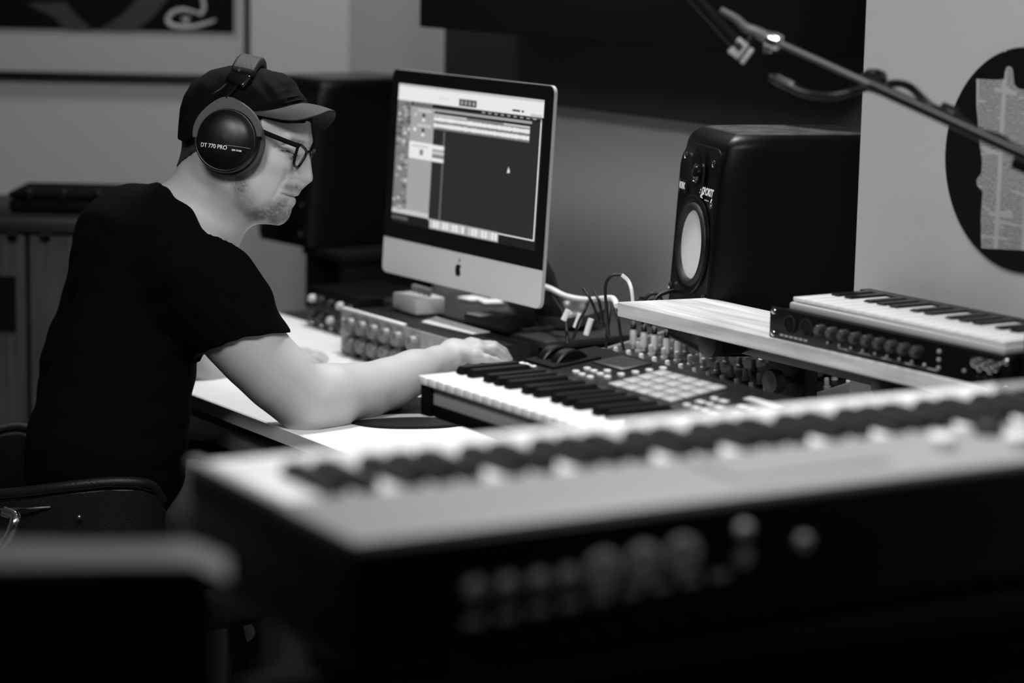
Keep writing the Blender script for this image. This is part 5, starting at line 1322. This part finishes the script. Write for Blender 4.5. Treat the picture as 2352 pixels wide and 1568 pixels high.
# band with two raised seams over the brim
for dy in (0, 8, 17):
    mb = MB(); mb.tube([HP(cr(bi, abs(a)).x+1-dy*.7, cr(bi, abs(a)).y-dy-1-math.copysign(cr(bi, abs(a)).z, a)*110, math.copysign(cr(bi, abs(a)).z, a)*.99) for a in [(-.9+1.8*i/24) for i in range(25)]], .0015, 6); mb.build('band_seam', M['cap'], capo_, ang=80)
# ------- glasses
gw = .0655
gl = thing('x', Matrix(), '', '') if 0 else None
def lens_ring(s_):
    pts = []; OT, OB, IB, IT = (709, 337, .0600), (694, 385, .0540), (693, 390, .0190), (714, 350, .0105)
    for i in range(28):
        a = 2*PI*i/28; ca, sa = math.cos(a), math.sin(a)
        u = .5+.5*math.copysign(abs(ca)**.55, ca); v = .5+.5*math.copysign(abs(sa)**.55, sa)      # u: 1 outer, v: 1 top
        p = [(OT[k]*u+IT[k]*(1-u))*v + (OB[k]*u+IB[k]*(1-u))*(1-v) for k in range(3)]
        pts.append(HP(p[0], p[1], s_*p[2]))
    return pts
mb = MB()
for s_ in (1, -1): mb.tube(lens_ring(s_), .0023, 8, 3, closed=True)
mb.tube([HP(713, 352, .0105), HP(719, 348, 0), HP(713, 352, -.0105)], .0020, 8)
gl = mb.build('glasses', M['blk'], person, ang=80); gl['label'] = 'thick black rimmed glasses'
for s_ in (1, -1):
    mb = MB(); r_ = lens_ring(s_); c_ = sum(r_, Vector())/len(r_); mb.add(r_+[c_], [[i, (i+1) % 28, 28] for i in range(28)]); mb.build('lens', M['glass'], gl)
    mb = MB(); mb.tube([HP(708, 342, .0600*s_), HP(704, 342, .0630*s_), HP(668, 328, .0690*s_), HP(632, 313, .0745*s_), HP(604, 302, .077*s_), HP(560, 300, .078*s_)], lambda t: .0038, 8, 6, Matrix()); mb.build('temple_arm', M['blk_m'], gl)
# ------- headphones
CC = HP(523, 327, .0)
Wv = HW.copy()
def cupX(s_): return Matrix.Translation(HP(520, 325, .074*s_)) @ Matrix((HR*s_, HU, HW*s_)).transposed().to_4x4() if 0 else None
def frame(s_, w0):
    tilt_ = math.radians(-7)*s_
    z = (HWy*s_ + HR*(-.10)*0).normalized(); y = HU.copy(); x = y.cross(z).normalized(); y = z.cross(x).normalized()
    R = Matrix((x, y, z)).transposed(); o = HP(538+w0*s_*math.sin(yaw)/HS, 332, w0*s_)
    return Matrix.Translation(o) @ R.to_4x4() @ Matrix.Diagonal((1.07, 1.07, 1, 1))
hpn = thing('headphones_pivot', Matrix(), '', '') if 0 else None
mb = MB(); X1 = frame(1, .078); HB = None
# headband over the cap
def bandp(a, r=.0): return None
apex = (573, 128)
def hbpt(t):      # t from -1 (far cup) to 1 (near cup)
    a = t*PI/2; w_ = .098*math.sin(a); yy = 243-103*math.cos(a)**.9 if abs(t) < 1 else 243
    xx = 552+ (243-yy)/103*30 + w_*math.sin(yaw)/HS
    return xx, yy, w_
rows = []; rows2 = []
for i in range(31):
    t = -.62+1.24*i/30; x, y, w_ = hbpt(t); th = .0
    a = t*PI/2
    rows.append([HP(x+u*27, y+u*6+(0), w_) for u in (-1, -.6, -.2, .2, .6, 1)])
mb = MB(); mb.sheet(rows, .016)
hd_ = mb.build('headphones', mat('matt_leather', .008, .65, spec=.3, bump=.4, bscale=300), person, ang=80); hd_['label'] = 'black closed studio headphones with grey yokes'
md = hd_.modifiers.new('b', 'BEVEL'); md.width = .006; md.segments = 3; md.limit_method = 'ANGLE'; md.angle_limit = math.radians(60)
for s_ in (1, -1):
    x0, y0, w0 = hbpt(.62*s_)
    # end clamp
    mb = MB(); o = HP(x0-7, y0+14, w0*1.0); zt_ = (HP(x0+10, y0-14, w0*.9)-HP(x0-10, y0+14, w0*1.05)).normalized()
    xx_ = (HRy - zt_*HRy.dot(zt_)).normalized(); yy_ = zt_.cross(xx_)
    XX = Matrix.Translation(o) @ Matrix((xx_, yy_, zt_)).transposed().to_4x4()
    mb.box(-.0185, .0185, -.0085, .0085, -.012, .012, XX, b=.004, seg=3); cl = mb.build('headband_clamp', M['blk_g'], hd_)
    mb = MB(); mb.cyl(.0026, .0020, 12, XX @ T(.004, (-.0078 if yy_.dot(HWy*s_) < 0 else .0058), .013) if 0 else Matrix.Translation(HP(x0-3, y0-6, w0+.009*s_)) @ align(HWy*s_)); mb.build('clamp_screw', M['chrome'], cl)
    # slider wire down to the yoke
    mb = MB(); mb.tube([HP(x0-6, y0+12, w0), HP(x0-8, y0+26, w0*1.08), HP(536+.1*s_*math.sin(yaw)/HS, 240, .098*s_)], .0028, 8); mb.build('slider_rod', M['blk_m'], hd_)
    mb = MB(); k_ = .1*s_*math.sin(yaw)/HS; mb.tube([HP(534+k_, 208, .096*s_), HP(524+k_, 220, .104*s_), HP(512+k_, 228, .106*s_), HP(503+k_, 232, .104*s_)], .0014, 6); mb.build('cup_lead', M['rubber'], hd_)
    # yoke: flat grey arch
    F_ = frame(s_, .096)
    def an(aa, r): return (r*math.cos(aa), r*math.sin(aa))
    poly = []
    fl = 1 if (F_.to_3x3() @ Vector((1, 0, 0))).dot(HR) > 0 else -1
    for i in range(21):
        aa = math.radians(4+172*i/20); poly.append(an(aa, .0500+.0070*math.sin(aa)**.6+.0055*math.exp(-((math.degrees(aa)-90)/20)**2)))
    poly = poly + [an(math.radians(176-172*i/20), .0440) for i in range(21)]
    mb = MB(); mb.prism(poly, -.006, .004, F_); yk = mb.build('yoke', mat('grey_yoke', .065, .6, spec=.3), hd_)
    md = yk.modifiers.new('b', 'BEVEL'); md.width = .0015; md.segments = 2
    # cup
    C = frame(s_, .082)
    mb = MB(); mb.lathe([(.030, -.006), (.045, -.006), (.0480, .000), (.0485, .008), (.0470, .016), (.0455, .0175), (.0445, .0168), (.0430, .0172), (.0400, .0205), (.0340, .0245), (.0240, .0278), (.0120, .0295), (0, .0300)], 72, C); cp = mb.build('ear_cup', mat('satin_black_cup', .003, .36, spec=.35) if s_ == 1 else M['blk'], hd_, ang=50)
    mb = MB(); mb.lathe([(.026, -.006), (.030, -.012), (.044, -.012), (.0505, -.007), (.0512, -.001), (.048, .003), (.045, .002)], 60, C @ T(.0035*fl, -.002, 0)); mb.build('ear_pad', M['foamgrey'], hd_, ang=80)
    if s_ == 1:
        Rt = Rz(math.radians(-8))
        def onto(o, lift):
            for v in o.data.vertices:
                x_, y_ = v.co.x, v.co.y; v.co.z = np.interp(math.hypot(x_, y_), [0, .012, .024, .034, .040, .043], [.0300, .0295, .0278, .0245, .0205, .0172])+lift
        def wrap(o, M_):
            o.data.transform(M_); o.matrix_local = C; onto(o, .0005)
        t_ = text('model_lettering', 'DT 770 PRO', .0084, cp, Matrix(), M['print_white'], ext=0, bold=.00010); wrap(t_, T(-.0150, -.0105, 0) @ Rt @ Matrix.Diagonal((.92, 1, 1, 1)))
        t_ = text('impedance_lettering', '250 OHM', .0034, cp, Matrix(), M['print_white'], ext=0, bold=.0001); wrap(t_, T(.0190, -.0170, 0) @ Rt)
        mb = MB(); mb.sheet([[(.004+.034*i/16, o_, 0) for i in range(17)] for o_ in (-.0003, .0003)]); t_ = mb.build('cup_line', M['grey'], cp); wrap(t_, T(0, -.0085, 0) @ Rt)
